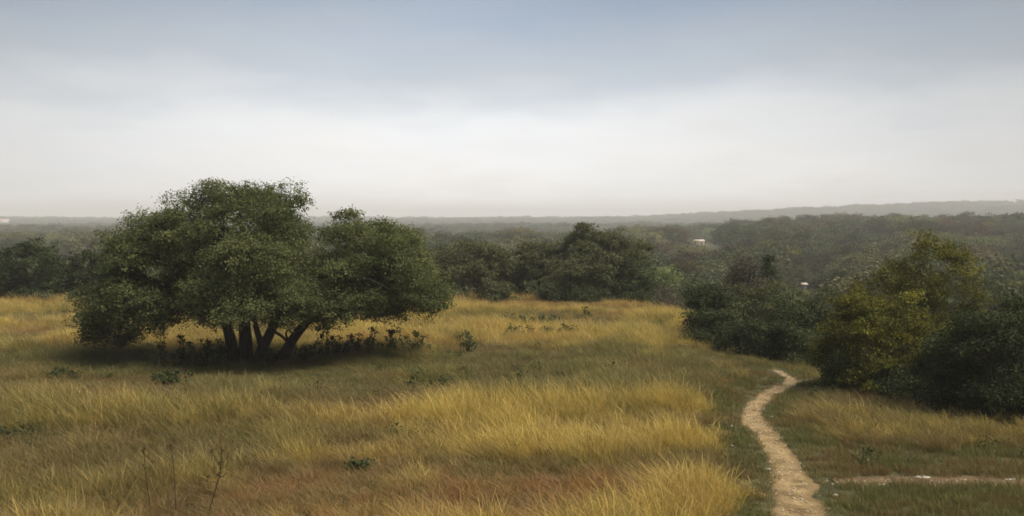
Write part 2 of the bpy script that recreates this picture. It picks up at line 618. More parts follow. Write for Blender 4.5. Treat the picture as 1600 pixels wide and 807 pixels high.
def grow_limbs(rg, geo, nodes, radii, targets, rmax=0.09, rmin=0.012, sides=5, sag=0.12):
    """bend a limb from the closest lower node of the skeleton to every target"""
    nodes = list(map(np.asarray, nodes)); radii = list(radii)
    order = np.argsort(np.linalg.norm(targets - nodes[0], axis=1))
    for t in targets[order]:
        P = np.array(nodes)
        d = np.linalg.norm(P - t, axis=1) + 1.6 * np.maximum(P[:, 2] - t[2], 0)
        k = int(np.argmin(d))
        p = P[k]
        ln = np.linalg.norm(t - p)
        if ln < 0.15:
            continue
        r0 = min(rmax, radii[k] * 0.72)
        r0 = max(r0, rmin)
        m = p + (t - p) * 0.5 + rg.normal(0, sag * ln, 3) + np.array((0, 0, 0.06 * ln))
        pts = spline((p, m, t), 6)
        rr = np.linspace(r0, max(rmin * 0.7, r0 * 0.45), 6)
        geo.tube(pts, rr, sides)
        for q, r in zip(pts[2:], rr[2:]):
            nodes.append(q); radii.append(r)


def bark_tube(geo, pts, r0, r1, n=14, sides=10, flare=1.35):
    p = spline(pts, n)
    r = np.linspace(r0, r1, n)
    r[0] *= flare; r[1] *= 1 + (flare - 1) * 0.4
    geo.tube(p, r, sides)
    return p, r


def empty(name, loc, label, cat, group=None, rz=0.0, sc=1.0):
    o = bpy.data.objects.new(name, None)
    COL.objects.link(o)
    o.location = loc
    o.rotation_euler = (0, 0, rz)
    o.scale = (sc, sc, sc) if isinstance(sc, (int, float)) else sc
    o.empty_display_size = 0.5
    o['label'] = label; o['category'] = cat
    if group:
        o['group'] = group
    return o


# ------------------------------------------------------------------ the big live oak
rg = np.random.default_rng(11)
OY = 42.6
ox, oy = (float(c) for c in ground_at(410, 566))
oz = float(height(np.array([ox]), np.array([oy]))[0])
OAK = np.array((ox, oy, oz))
oak = empty('live_oak_tree', OAK, 'huge spreading live oak with several dark trunks alone in the golden meadow', 'tree')


def opx(u, v, dy=0.0):
    return at_depth(u, v, oy + dy) - OAK


PXM = oy / F     # metres per picture pixel at the oak


def big(u, v, ru, rv, ry, dy=0.0):
    return opx(u, v, dy), np.array((ru * PXM, ry, rv * PXM))


bigs_l = [big(388, 362, 100, 80, 3.2, 0.3), big(300, 395, 92, 72, 3.0, 0.2), big(200, 470, 66, 48, 2.2, -0.3), big(262, 428, 74, 56, 2.8, 0.8),
          big(400, 440, 100, 56, 3.4, -0.8), big(285, 482, 66, 32, 2.2, -0.9), big(395, 480, 96, 34, 2.6, -2.4), big(345, 314, 46, 26, 2.0, 0.2), big(425, 312, 50, 26, 2.0, 0.2), big(262, 378, 58, 44, 2.4, 0.0), big(300, 345, 48, 36, 2.2, 0.2), big(225, 415, 52, 42, 2.2, 0.2), big(395, 478, 80, 26, 2.2, 2.2), big(385, 405, 70, 48, 2.0, -2.0), big(445, 395, 50, 75, 2.6, 0.4), big(168, 508, 34, 36, 1.6, -0.4), big(205, 500, 52, 36, 2.0, -0.8), big(150, 522, 24, 24, 1.2, -0.2), big(190, 520, 34, 24, 1.6, 0.6), big(235, 428, 58, 52, 2.4, -0.8), big(215, 392, 40, 34, 1.8, 0.2), big(182, 474, 50, 44, 2.0, -0.6), big(160, 488, 34, 40, 1.6, 0.2), big(222, 470, 46, 40, 2.2, -1.0)]
bigs_r = [big(568, 392, 72, 62, 2.9, 0.2), big(620, 405, 42, 48, 2.2, 0.6), big(632, 440, 58, 46, 2.4, -0.2), big(530, 450, 76, 44, 2.8, -0.6),
          big(655, 468, 38, 26, 1.6, -0.3), big(480, 474, 66, 34, 2.2, -1.9), big(545, 484, 60, 24, 2.0, -0.8), big(600, 480, 50, 26, 2.0, 0.8)]
trunks = []
nodes, nrad = [], []
for pts, r0, r1 in (
    ([(366, 570, 0.0), (361, 535, 0.0), (353, 505, -0.1), (338, 470, -0.3), (305, 425, -0.2), (285, 385, 0.2)], 0.27, 0.10),
    ([(383, 571, 0.3), (384, 535, 0.3), (382, 500, 0.4), (388, 450, 0.6), (382, 390, 0.7), (375, 335, 0.5)], 0.33, 0.09),
    ([(403, 570, -0.3), (411, 543, -0.3), (424, 516, -0.4), (436, 478, -0.3), (440, 420, 0.2), (450, 365, 0.4)], 0.27, 0.09),
    ([(438, 566, 0.2), (453, 538, 0.1), (472, 512, -0.1), (505, 478, -0.2), (545, 440, 0.0), (585, 400, 0.3)], 0.26, 0.09),
):
    g = Geo()
    p, r = bark_tube(g, [opx(*q) for q in pts], r0, r1, 18, 10)
    trunks.append(put('trunk', g.mesh('oak_trunk', M['bark']), oak))
    nodes += list(p[4:]); nrad += list(r[4:])
for k, (pts, r0, r1) in enumerate((
    ([(353, 507, -0.1), (338, 492, -0.5), (312, 489, -0.9), (275, 486, -1.0), (225, 478, -0.8)], 0.13, 0.04),
    ([(409, 540, -0.3), (400, 512, -0.5), (396, 490, -0.7), (385, 462, -0.9)], 0.15, 0.05),
    ([(424, 516, -0.4), (433, 521, -0.4), (442, 527, -0.3), (447, 533, -0.1)], 0.075, 0.05),
    ([(449, 530, 0.0), (447, 522, -0.2), (450, 516, -0.3), (456, 520, -0.2)], 0.05, 0.035),
    ([(505, 478, -0.2), (540, 442, -1.9), (570, 436, -2.3), (600, 448, -2.2), (640, 470, -1.2)], 0.075, 0.03),
    ([(472, 512, -0.1), (500, 492, 0.9), (560, 478, 1.2), (620, 470, 0.9), (668, 480, 0.2)], 0.10, 0.03),
)):
    g = Geo()
    p, r = bark_tube(g, [opx(*q) for q in pts], r0, r1, 12, 8, 1.1)
    put('limb', g.mesh('oak_limb', M['bark']), trunks[(0, 2, 2, 3, 3, 3)[k]])
    nodes += list(p[2:]); nrad += list(r[2:])


def under(c):
    """ragged lower edge of the crown"""
    x = c[:, 0] / PXM + 410
    lo = np.interp(x, [120, 150, 180, 215, 260, 330, 350, 420, 470, 500, 560, 620, 660, 700], [540, 552, 545, 528, 524, 506, 516, 512, 514, 522, 510, 512, 508, 485])
    zl = -(lo - 566) * PXM
    return zl + 0.5 * (vnoise(c[:, 0] * 1.3, c[:, 1] * 1.3, 5) - 0.4)


for bl, nm, lab, nsub in ((bigs_l, 'crown', 'tall domed crown over the main trunks', 430), (bigs_r, 'crown', 'lower domed crown on the leaning trunk', 215)):
    lob, lr = sub_lobes(rg, bl, nsub, 0.78, 0.55, 0.99, -0.85)
    pos, nr, tint, cc = foliage(rg, lob, lr, 36, 18, 0.125, 0.6, 0.55, zfloor=under)
    tint = tint - 0.02
    me = leaves_mesh('oak_crown', pos, nr, 0.098, tint, M['oak'], rg)
    cro = put(nm, me, oak)
    cro['label'] = lab
    g = Geo()
    grow_limbs(rg, g, nodes, nrad, lob, 0.085)
    tips = cc[rg.choice(len(cc), 260, replace=False)]
    grow_limbs(rg, g, list(lob) + nodes, [0.03] * len(lob) + [0.05] * len(nodes), tips, 0.028, 0.009, 4)
    put('limbs', g.mesh('oak_limbs', M['bark']), trunks[0 if bl is bigs_l else 3], kind='stuff')

# ------------------------------------------------------------------ trees of other kinds
def make_tree(rg, w, h, mat, style='round', leaf=0.12, nsub=26, clumps=18, leaves=12, spread=0.14, bare=0.18, stems=1, depth=None, rs=None):
    """meshes of trunk, limbs and crown, base at the origin"""
    d = depth or w * 0.9
    g = Geo(); gl = Geo()
    nodes, nrad = [], []
    r0 = 0.028 * h + 0.03
    if style == 'bush':
        r0 *= 0.4
    for s in range(stems):
        a = rg.uniform(0, 6.28); off = 0 if stems == 1 else 0.12 * w
        b = np.array((math.cos(a) * off * 0.4, math.sin(a) * off * 0.4, -0.25))
        top = np.array((math.cos(a) * off * 1.6 + rg.normal(0, 0.06 * w), math.sin(a) * off * 1.6, h * (0.5 if style == 'bush' else 0.72)))
        mid = (b + top) / 2 + rg.normal(0, 0.05 * w, 3) * np.array((1, 1, 0.2))
        p, r = bark_tube(g, (b, mid, top), r0, r0 * 0.35, 10, 8)
        nodes += list(p[3:]); nrad += list(r[3:])
    if style == 'round':
        bigs = [((0, 0, h * (0.5 + bare * 0.5)), (w * 0.38, d * 0.38, h * (0.5 - bare * 0.5) * 0.95))]
        for k in range(5):
            a = k * 1.257 + rg.uniform(-0.4, 0.4)
            bigs.append(((math.cos(a) * w * 0.27, math.sin(a) * d * 0.27, h * rg.uniform(0.42, 0.66)), (w * rg.uniform(0.2, 0.27), d * 0.24, h * rg.uniform(0.2, 0.27))))
        if bare <= 0.05:                    # leaves down to the ground
            for k in range(6):
                a = k * 1.047 + rg.uniform(-0.4, 0.4)
                bigs.append(((math.cos(a) * w * 0.30, math.sin(a) * d * 0.30, h * rg.uniform(0.16, 0.28)), (w * rg.uniform(0.18, 0.24), d * 0.2, h * 0.17)))
    elif style == 'cone':
        bigs = []
        for k, f in enumerate(np.linspace(0.10, 0.95, 10)):
            rr = w * 0.5 * (1 - f) ** 0.6 * rg.uniform(0.85, 1.1)
            bigs.append(((rg.normal(0, 0.05 * w), rg.normal(0, 0.05 * w), h * f), (rr, rr * d / w, h * 0.14)))
    elif style == 'bush':
        bigs = []
        for k in range(9):
            a = k * 0.7 + rg.uniform(-0.3, 0.3)
            q = rg.uniform(0.1, 0.3)
            hz = h * (rg.uniform(0.52, 0.74) if k % 2 else rg.uniform(0.14, 0.34))
            if k % 2 == 0:
                q = 0.3
            bigs.append(((math.cos(a) * w * q, math.sin(a) * d * q, hz), (w * rg.uniform(0.2, 0.28), d * 0.25, h * rg.uniform(0.24, 0.32))))
    else:   # 'open': separate puffs of leaves on visible limbs
        bigs = []
        for k in range(46):
            dd = sphere_dirs(rg, 1)[0] * rg.uniform(0.35, 1.0)
            if dd[2] < -0.75:
                dd[2] = -dd[2]
            bigs.append(((dd[0] * w * 0.42, dd[1] * d * 0.42, h * (0.58 + 0.36 * dd[2])), (w * rg.uniform(0.07, 0.12), d * 0.1, h * rg.uniform(0.045, 0.075))))
    lob, lr = sub_lobes(rg, bigs, nsub, rs or 0.13 * w, 0.5, 0.97, -0.8)
    lob[:, 2] = np.maximum(lob[:, 2], 0.06 * h)
    pos, nr, tint, cc = foliage(rg, lob, lr, clumps, leaves, spread, 0.7, 0.4, zfloor=lambda c: -0.3 + 0 * c[:, 2])
    grow_limbs(rg, g, nodes, nrad, lob, r0 * 0.5, 0.014)
    return g.mesh('tree_trunk', M['bark']), gl.mesh('tree_limbs', M['bark']), leaves_mesh('tree_crown', pos, nr, leaf, tint, mat, rg)


def tree_at(rg, name, u, vb, wpx, vtop, label, mat, cat='tree', group=None, y=None, **kw):
    """a tree that stands at (u, vb) on the ground, wpx wide and reaching vtop in the picture"""
    if y is None:
        x, yy = (float(c) for c in ground_at(u, vb))
        for _ in range(3):
            z = float(height(np.array([x]), np.array([yy]))[0])
            x, yy = (float(c) for c in ground_at(u, vb, z))
    else:
        yy = y; x = float(at_depth(u, 400, y)[0])
        z = float(height(np.array([x]), np.array([yy]))[0])
    top = at_depth(u, vtop, yy)[2]
    h = float(top - z); w = float(wpx * yy / F)
    root = empty(name, (x, yy, z), label, cat, group)
    tm, lm, cm = make_tree(rg, w, h, mat, **kw)
    t = put('trunk', tm, root)
    put('crown', cm, root)
    return root


rg = np.random.default_rng(5)
# dark trees at the far left edge of the meadow
G1 = 'dark trees at the left end of the meadow'
tree_at(rg, 'evergreen_oak_tree', 52, 476, 150, 368, 'dense dark evergreen tree with broad crown at the left picture edge', M['dark_evergreen'], group=G1, y=73, nsub=80, clumps=22, leaves=13, leaf=0.17, bare=0.05, stems=2)
tree_at(rg, 'evergreen_oak_tree', 138, 474, 84, 372, 'smaller dark evergreen tree just left of the big oak', M['dark_evergreen'], group=G1, y=75, nsub=52, clumps=20, leaves=12, leaf=0.17, bare=0.05)
tree_at(rg, 'evergreen_oak_tree', -20, 476, 120, 372, 'dark evergreen tree cut off by the left picture edge', M['dark_evergreen'], group=G1, y=78, nsub=59, clumps=20, leaves=12, leaf=0.17, bare=0.05)
G2 = 'low bushes along the meadow edge'
for u, w, vt, lab in ((20, 60, 455, 'low dark bush at the foot of the leftmost dark tree'), (75, 52, 457, 'low grey-green bush below the two dark trees'), (125, 56, 456, 'low bush at the foot of the smaller dark tree'), (170, 46, 452, 'low bush between dark tree and big oak')):
    tree_at(rg, 'edge_bush', u, 478, w, vt, lab, M['olive'] if u == 75 else M['evergreen'], 'bush', G2, y=70.5, style='bush', nsub=28, clumps=14, leaves=10, leaf=0.13, stems=3, rs=0.3)
# the row behind the meadow
G3 = 'trees in a row behind the meadow'
tree_at(rg, 'hedgerow_tree', 735, 478, 140, 364, 'rounded olive-green tree right behind the big oak\'s right side', M['olive'], group=G3, y=75, nsub=105, clumps=20, leaves=13, leaf=0.15, bare=0.08, stems=2)
tree_at(rg, 'hedgerow_tree', 798, 478, 84, 380, 'small tree filling the dip of the row behind the meadow', M['olive'], group=G3, y=78, nsub=52, clumps=18, leaves=12, leaf=0.15, bare=0.1)
tree_at(rg, 'hedgerow_tree', 846, 478, 110, 368, 'loose tree just left of the tall open-crowned tree', M['olive'], group=G3, y=77, style='open', nsub=77, clumps=20, leaves=12, leaf=0.15, rs=0.55, stems=2)
tree_at(rg, 'open_oak_tree', 938, 480, 176, 342, 'tallest open-crowned tree with visible limbs behind the meadow', M['olive'], group=G3, y=76, style='open', nsub=183, clumps=22, leaves=12, leaf=0.15, rs=0.62, stems=3)
tree_at(rg, 'hedgerow_tree', 905, 480, 120, 392, 'dense grey-green tree below the tall open crown', M['olive'], group=G3, y=73.5, nsub=87, clumps=20, leaves=12, leaf=0.15, bare=0.05, stems=2)
tree_at(rg, 'hedgerow_tree', 690, 478, 80, 384, 'tree half hidden behind the big oak\'s right end', M['oak'], group=G3, y=79, nsub=52, clumps=18, leaves=12, leaf=0.15)
tree_at(rg, 'hedgerow_tree', 985, 482, 96, 402, 'dense rounded tree at the right end of the row', M['evergreen'], group=G3, y=74, nsub=70, clumps=20, leaves=12, leaf=0.15, bare=0.05)
for u, w, vt, lab in ((700, 66, 446, 'low grey bush under the rounded olive-green tree'), (775, 70, 438, 'low bush under the small tree of the row'), (862, 60, 444, 'low bush under the loose tree of the row'), (930, 72, 448, 'low dark bush under the tall open-crowned tree'), (1000, 56, 452, 'low bush where the row of trees ends')):
    tree_at(rg, 'edge_bush', u, 478, w, vt, lab, M['olive'] if u in (700, 775) else M['evergreen'], 'bush', G2, y=71.5, style='bush', nsub=38, clumps=16, leaves=10, leaf=0.14, stems=3, rs=0.34)
# right-hand edge of the meadow
tree_at(rg, 'bare_shrub', 1046, 496, 76, 442, 'pale grey-brown leafless shrub where the row ends', M['grey_leaf'], 'shrub', y=63, style='bush', nsub=70, clumps=10, leaves=5, leaf=0.10, stems=6, rs=0.45)
tree_at(rg, 'juniper_tree', 1106, 548, 74, 434, 'small dark round juniper at the bend of the meadow edge', M['dark_evergreen'], y=50, style='round', nsub=77, clumps=22, leaves=13, leaf=0.10, bare=0.0, rs=0.4)
tree_at(rg, 'edge_bush', 1118, 552, 100, 478, 'broad dark bush at the foot of the round juniper', M['evergreen'], 'bush', G2, y=47, style='bush', nsub=70, clumps=20, leaves=12, leaf=0.10, stems=4, rs=0.38)
tree_at(rg, 'edge_tree', 1190, 560, 130, 425, 'bushy green tree behind the upper end of the trail', M['olive'], y=50, nsub=112, clumps=20, leaves=12, leaf=0.11, bare=0.0, stems=3, rs=0.5)
tree_at(rg, 'edge_bush', 1180, 566, 110, 492, 'dark bush just left of where the trail ends', M['dark_evergreen'], 'bush', G2, y=44, style='bush', nsub=77, clumps=20, leaves=12, leaf=0.10, stems=4, rs=0.36)
tree_at(rg, 'edge_tree', 1262, 572, 130, 436, 'dark green tree directly above the trail\'s end', M['evergreen'], y=44.5, nsub=105, clumps=20, leaves=12, leaf=0.10, bare=0.0, stems=3, rs=0.48)
tree_at(rg, 'edge_bush', 1246, 574, 96, 500, 'dense dark bush right at the end of the trail', M['evergreen'], 'bush', G2, y=43.0, style='bush', nsub=77, clumps=20, leaves=12, leaf=0.10, stems=4, rs=0.36)
tree_at(rg, 'edge_tree', 1325, 580, 110, 462, 'olive tree left behind the yellow-leaved bush', M['olive'], y=44, nsub=80, clumps=20, leaves=12, leaf=0.10, bare=0.0, stems=3, rs=0.42)
tree_at(rg, 'bare_tree', 1166, 540, 92, 390, 'grey-brown half bare tree rising above the bushes', M['grey_leaf'], y=60, style='open', nsub=90, clumps=12, leaves=6, leaf=0.12, stems=5, rs=0.5)
tree_at(rg, 'narrow_juniper', 1200, 540, 30, 398, 'slim dark juniper spire beside the half bare tree', M['dark_evergreen'], y=62, style='cone', nsub=59, clumps=18, leaves=11, leaf=0.12, rs=0.28)
tree_at(rg, 'yellow_tree', 1464, 600, 190, 366, 'tall yellow-olive tree behind the bushes on the right', M['yellow'], y=46, style='bush', nsub=190, clumps=20, leaves=13, leaf=0.11, stems=3, rs=0.5).children[1].color = (0.8, 1, 1, 1)
tree_at(rg, 'yellow_bush', 1382, 622, 214, 440, 'bright yellow-green leafy bush right of the trail', M['yellow'], 'bush', y=34.3, style='bush', nsub=175, clumps=18, leaves=11, leaf=0.10, stems=6, rs=0.40, spread=0.12)
tree_at(rg, 'dark_bush', 1560, 668, 190, 470, 'largest dark green bush in the lower right picture edge', M['dark_evergreen'], 'bush', y=29.5, style='bush', nsub=157, clumps=22, leaves=13, leaf=0.085, stems=5, rs=0.42)
tree_at(rg, 'dark_bush', 1492, 640, 120, 508, 'dark green bush between yellow bush and the largest dark bush', M['dark_evergreen'], 'bush', y=32.3, style='bush', nsub=112, clumps=22, leaves=12, leaf=0.085, stems=5, rs=0.38)
tree_at(rg, 'edge_bush', 1322, 612, 66, 556, 'low dark bush in front of the yellow bush\'s left foot', M['weed'], 'bush', G2, y=34.6, style='bush', nsub=45, clumps=16, leaves=11, leaf=0.085, stems=4, rs=0.28)
tree_at(rg, 'edge_bush', 1420, 640, 110, 575, 'low dark bush along the foot of the yellow bush', M['evergreen'], 'bush', G2, y=32.4, style='bush', nsub=63, clumps=18, leaves=12, leaf=0.085, stems=4, rs=0.3)
tree_at(rg, 'edge_tree', 1572, 600, 110, 420, 'dark tree behind the largest dark bush', M['olive'], y=50, nsub=98, clumps=20, leaves=12, leaf=0.11, bare=0.05, stems=2, rs=0.52)
tree_at(rg, 'edge_tree', 1632, 640, 160, 414, 'dark tree cut off by the right picture edge', M['dark_evergreen'], y=36, nsub=112, clumps=20, leaves=12, leaf=0.10, bare=0.05, stems=2, rs=0.52)

# ------------------------------------------------------------------ weeds and shrubs in the meadow
def make_weed(rg, h, w, nst, mat, leaf=0.09, per=16, heads=True):
    g = Geo(); P = []; Nn = []
    for s in range(nst):
        a = rg.uniform(0, 6.28); q = rg.uniform(0.05, 0.5) * w
        hh = h * rg.uniform(0.35, 1.0)
        b = np.array((math.cos(a) * q * 0.7, math.sin(a) * q * 0.7, -0.05))
        t = np.array((math.cos(a) * q * 1.2, math.sin(a) * q * 1.2, hh))
        p = spline((b, (b + t) / 2 + rg.normal(0, 0.06, 3), t), 6)
        g.tube(p, np.linspace(0.014, 0.006, 6), 4)
        f = rg.uniform(0.25, 1.0, per)
        c = np.stack([np.interp(f, np.linspace(0, 1, 6), p[:, k]) for k in range(3)], -1)
        P.append(c + rg.normal(0, 0.05, c.shape)); Nn.append(rg.normal(0, 0.6, c.shape) + (0, 0, 0.5))
        if heads:
            m = int(per * 1.1)
            c = t + rg.normal(0, 1, (m, 3)) * (0.075, 0.075, 0.055)
            P.append(c); Nn.append(rg.normal(0, 0.8, c.shape) + (0, 0, 0.3))
    P = np.concatenate(P); Nn = np.concatenate(Nn)
    P[:, 2] = np.maximum(P[:, 2], 0.02)
    return g.mesh('weed_stems', M['dead']), leaves_mesh('weed_leaves', P, Nn, leaf, 0.5 + rg.normal(0, 0.2, len(P)), mat, rg, 0.7)


rg = np.random.default_rng(23)
WEEDS = [
    (255, 578, 24, 512, 'weed', 'tall thin dark weed below the big oak\'s left boughs'), (285, 574, 34, 532, 'weed', 'dark weed left of the oak trunks, second from the left'),
    (318, 574, 34, 536, 'weed', 'dark weed left of the oak trunks, third from the left'), (342, 572, 26, 540, 'weed', 'dark weed touching the leftmost oak trunk'),
    (508, 562, 24, 518, 'weed', 'tall dark weed right of the leaning oak trunk'), (530, 560, 34, 532, 'weed', 'leafy dark weed right of the leaning trunk, second'),
    (556, 558, 30, 524, 'weed', 'dense black-green weed under the oak\'s right crown'), (582, 556, 26, 520, 'weed', 'tall black-green weed under the oak\'s right crown'),
    (612, 556, 34, 522, 'weed', 'spreading dark weed under the oak\'s right end'), (648, 556, 40, 526, 'weed', 'outermost dark weed under the oak\'s right end'),
    (478, 566, 30, 545, 'weed', 'low dark weed at the foot of the leaning oak trunk'), (425, 570, 26, 550, 'weed', 'low dark weed between the oak trunks'),
    (730, 558, 34, 520, 'sage', 'upright grey-green weed alone right of the big oak'),
    (800, 512, 50, 492, 'sage', 'low grey-green shrub at the back of the golden meadow'), (850, 510, 44, 494, 'sage', 'low grey-green shrub right of the back one'),
    (815, 532, 56, 512, 'sage', 'low green shrub in the middle of the golden meadow'), (858, 534, 60, 510, 'weed', 'dark low shrub in the middle of the golden meadow'),
    (888, 530, 24, 506, 'weed', 'upright dark weed right of the dark low shrub'), (905, 540, 44, 528, 'weed', 'flat dark weed in front of the upright weed'),
    (917, 500, 8, 478, 'weed', 'thin dark weed stem near the row of trees'),
    (270, 604, 50, 582, 'weed', 'dark low shrub in the grass before the oak'), (88, 592, 44, 578, 'weed', 'dark low shrub in the grass far left of the oak'),
    (40, 690, 66, 668, 'weed', 'dark green low shrub near the lower left picture edge'), (566, 742, 40, 722, 'weed', 'small green shrub deep in the front grass'),
    (690, 606, 30, 594, 'weed', 'small dark shrub in the open grass right of the oak\'s shade'), (1300, 596, 30, 574, 'weed', 'small leafy weed where the trail meets the bushes'),
]
for u, vb, wpx, vt, mt, lab in WEEDS:
    x, y = (float(c) for c in ground_at(u, vb))
    z = float(height(np.array([x]), np.array([y]))[0])
    h = (float(at_depth(u, vt, y)[2]) - z) * (1.22 if 240 < u < 670 and vb < 580 else 1.0); w = wpx * y / F
    root = empty('meadow_shrub' if wpx > 40 else 'weed_plant', (x, y, z), lab, 'shrub' if wpx > 40 else 'weed', 'shrubs and weeds in the meadow')
    n = max(3, int(wpx * 0.42))
    sm, lm = make_weed(rg, h, w, n, M[mt], 0.10, 16, True)
    put('stems', sm, root, kind='stuff'); put('leaves', lm, root)


# dried stalks close to the camera
def stalk(name, pts, side, head, label, rad=0.011):
    u0, v0 = pts[0]
    x, y = (float(c) for c in ground_at(u0, v0))
    z = float(height(np.array([x]), np.array([y]))[0])
    base = np.array((x, y, z))
    root = empty(name, base, label, 'weed', 'dried stalks in the front grass')
    g = Geo()
    P = [at_depth(u, v, y) - base for u, v in pts]
    P[0] = np.array((P[0][0], 0, -0.06))
    p = spline(P, 14)
    g.tube(p, np.linspace(rad, rad * 0.5, 14), 6)
    put('stem', g.mesh('stalk_stem', M['dead']), root)
    for s in side:
        g = Geo()
        q = [at_depth(u, v, y) - base + np.array((0, rg.normal(0, 0.05), 0)) for u, v in s]
        k = int(np.argmin(np.linalg.norm(p - q[0], axis=1)))
        q[0] = p[k]
        g.tube(spline(q, 6), np.linspace(rad * 0.55, rad * 0.3, 6), 5)
        put('twig', g.mesh('stalk_twig', M['dead']), root)
    c = np.concatenate([at_depth(u, v, y) - base + rg.normal(0, sp, (n, 3)) for u, v, n, sp in head])
    put('seed_head', leaves_mesh('seed_head', c, rg.normal(size=c.shape), 0.038, 0.5 + rg.normal(0, 0.2, len(c)), M['rust'] if name != 'dark_weed' else M['weed'], rg, 0.7), root, kind='stuff')


rg = np.random.default_rng(31)
stalk('dried_stalk', [(238, 812), (233, 780), (228, 745), (225, 705)], [[(228, 745), (233, 735), (238, 722)]], [(225, 703, 20, 0.02), (238, 722, 12, 0.02), (227, 730, 16, 0.03)], 'thin dark dried stalk, left one of the three tall stalks')
stalk('dried_stalk', [(275, 812), (274, 780), (272, 742), (269, 702)], [[(271, 720), (266, 708), (264, 698)]], [(268, 699, 30, 0.03), (265, 697, 14, 0.02)], 'straight dried stalk with round head, middle one of the three')
stalk('dried_stalk', [(322, 812), (331, 785), (339, 758), (345, 735), (347, 705)], [[(340, 757), (330, 752), (324, 748)], [(344, 736), (352, 728), (356, 712)], [(345, 730), (336, 716), (332, 704)], [(343, 745), (352, 742), (356, 738)]],
      [(347, 706, 24, 0.035), (345, 722, 40, 0.04), (332, 705, 18, 0.03), (356, 712, 16, 0.03), (325, 749, 14, 0.03), (342, 742, 30, 0.035)], 'branched dried stalk leaning over, thickest of the three', 0.014)
stalk('dark_weed', [(178, 812), (172, 795), (166, 780)], [[(168, 784), (162, 776), (160, 771)], [(169, 786), (174, 780), (176, 778)]], [(161, 771, 26, 0.035), (175, 779, 22, 0.03), (166, 779, 20, 0.03)], 'small dark weed with clustered leaves at the bottom left')


# ------------------------------------------------------------------ stones
def stone(rg, sx, sy, sz, n=14, m=9):
    th = np.linspace(0, 2 * np.pi, n, endpoint=False); ph = np.linspace(-np.pi / 2 + 0.12, np.pi / 2 - 0.12, m)
    T, Pp = np.meshgrid(th, ph)
    d = np.stack((np.cos(Pp) * np.cos(T), np.cos(Pp) * np.sin(T), np.sin(Pp)), -1).reshape(-1, 3)
    k = rg.normal(size=(7, 3)); k = unit(k)
    off = rg.uniform(0.62, 1.0, 7)
    r = np.ones(len(d))
    for q, o in zip(k, off):                      # flat facets cut off a ball
        dd = d @ q
        r = np.where(dd > 0.05, np.minimum(r, o / np.maximum(dd, 0.05)), r)
    r *= 1 + 0.05 * rg.normal(size=len(d))
    v = d * r[:, None] * np.array((sx, sy, sz))
    i = np.arange(m - 1)[:, None] * n; j = np.arange(n)[None, :]; j2 = (j + 1) % n
    f = np.stack((i + j, i + j2, i + n + j2, i + n + j), -1).reshape(-1, 4)
    f = np.concatenate((f, [[0, n // 3, 2 * n // 3, n - 1]], [[(m - 1) * n, (m - 1) * n + n // 3, (m - 1) * n + 2 * n // 3, m * n - 1]]))
    bm_v = np.concatenate((v, [[0, 0, v[:n, 2].mean()], [0, 0, v[-n:, 2].mean()]]))
    return mesh_np('stone', bm_v, f, M['limestone'])


rg = np.random.default_rng(41)
for u, v, w, h, lab in (
    (1090, 649, 9, 8, 'small white stone alone in the grass left of the trail'), (1333, 661, 9, 8, 'small white stone in the grass right of the trail'),
    (1143, 696, 8, 5, 'small pale stone on the green strip left of the trail'), (1142, 667, 6, 4, 'tiny pale stone left of the trail bend'),
    (1205, 654, 6, 4, 'tiny pale stone on the trail\'s right edge by the bend'), (1444, 741, 40, 3, 'long flat white stone slab on the bare dirt strip'),
    (1427, 756, 14, 5, 'short flat white stone below the long slab'), (1580, 747, 24, 4, 'flat white stone at the right end of the dirt strip'),
    (1306, 774, 10, 7, 'pale stone at the fork of trail and dirt strip'), (1363, 765, 8, 5, 'small stone below the dirt strip'),
    (1200, 728, 9, 5, 'pale stone on the trail\'s left edge'), (1282, 790, 10, 6, 'pale stone on the trail\'s right edge in front')):
    x, y = (float(c) for c in ground_at(u, v))
    z = float(height(np.array([x]), np.array([y]))[0])
    s = y / F / 2
    o = put('white_stone', stone(rg, w * s, max(w * 0.6, 6) * s, h * s * 0.8), None, lab, 'stone', 'white stones by the trail', loc=(x, y, z + h * s * 0.5))
    o.rotation_euler = (0, 0, rg.uniform(-0.25, 0.25))


# ------------------------------------------------------------------ far buildings
def box(x0, x1, y0, y1, z0, z1):
    v = [(x, y, z) for z in (z0, z1) for x, y in ((x0, y0), (x1, y0), (x1, y1), (x0, y1))]
    f = [(3, 2, 1, 0), (4, 5, 6, 7), (0, 1, 5, 4), (1, 2, 6, 5), (2, 3, 7, 6), (3, 0, 4, 7)]
    return np.array(v, float), np.array(f)


BUILDINGS = []


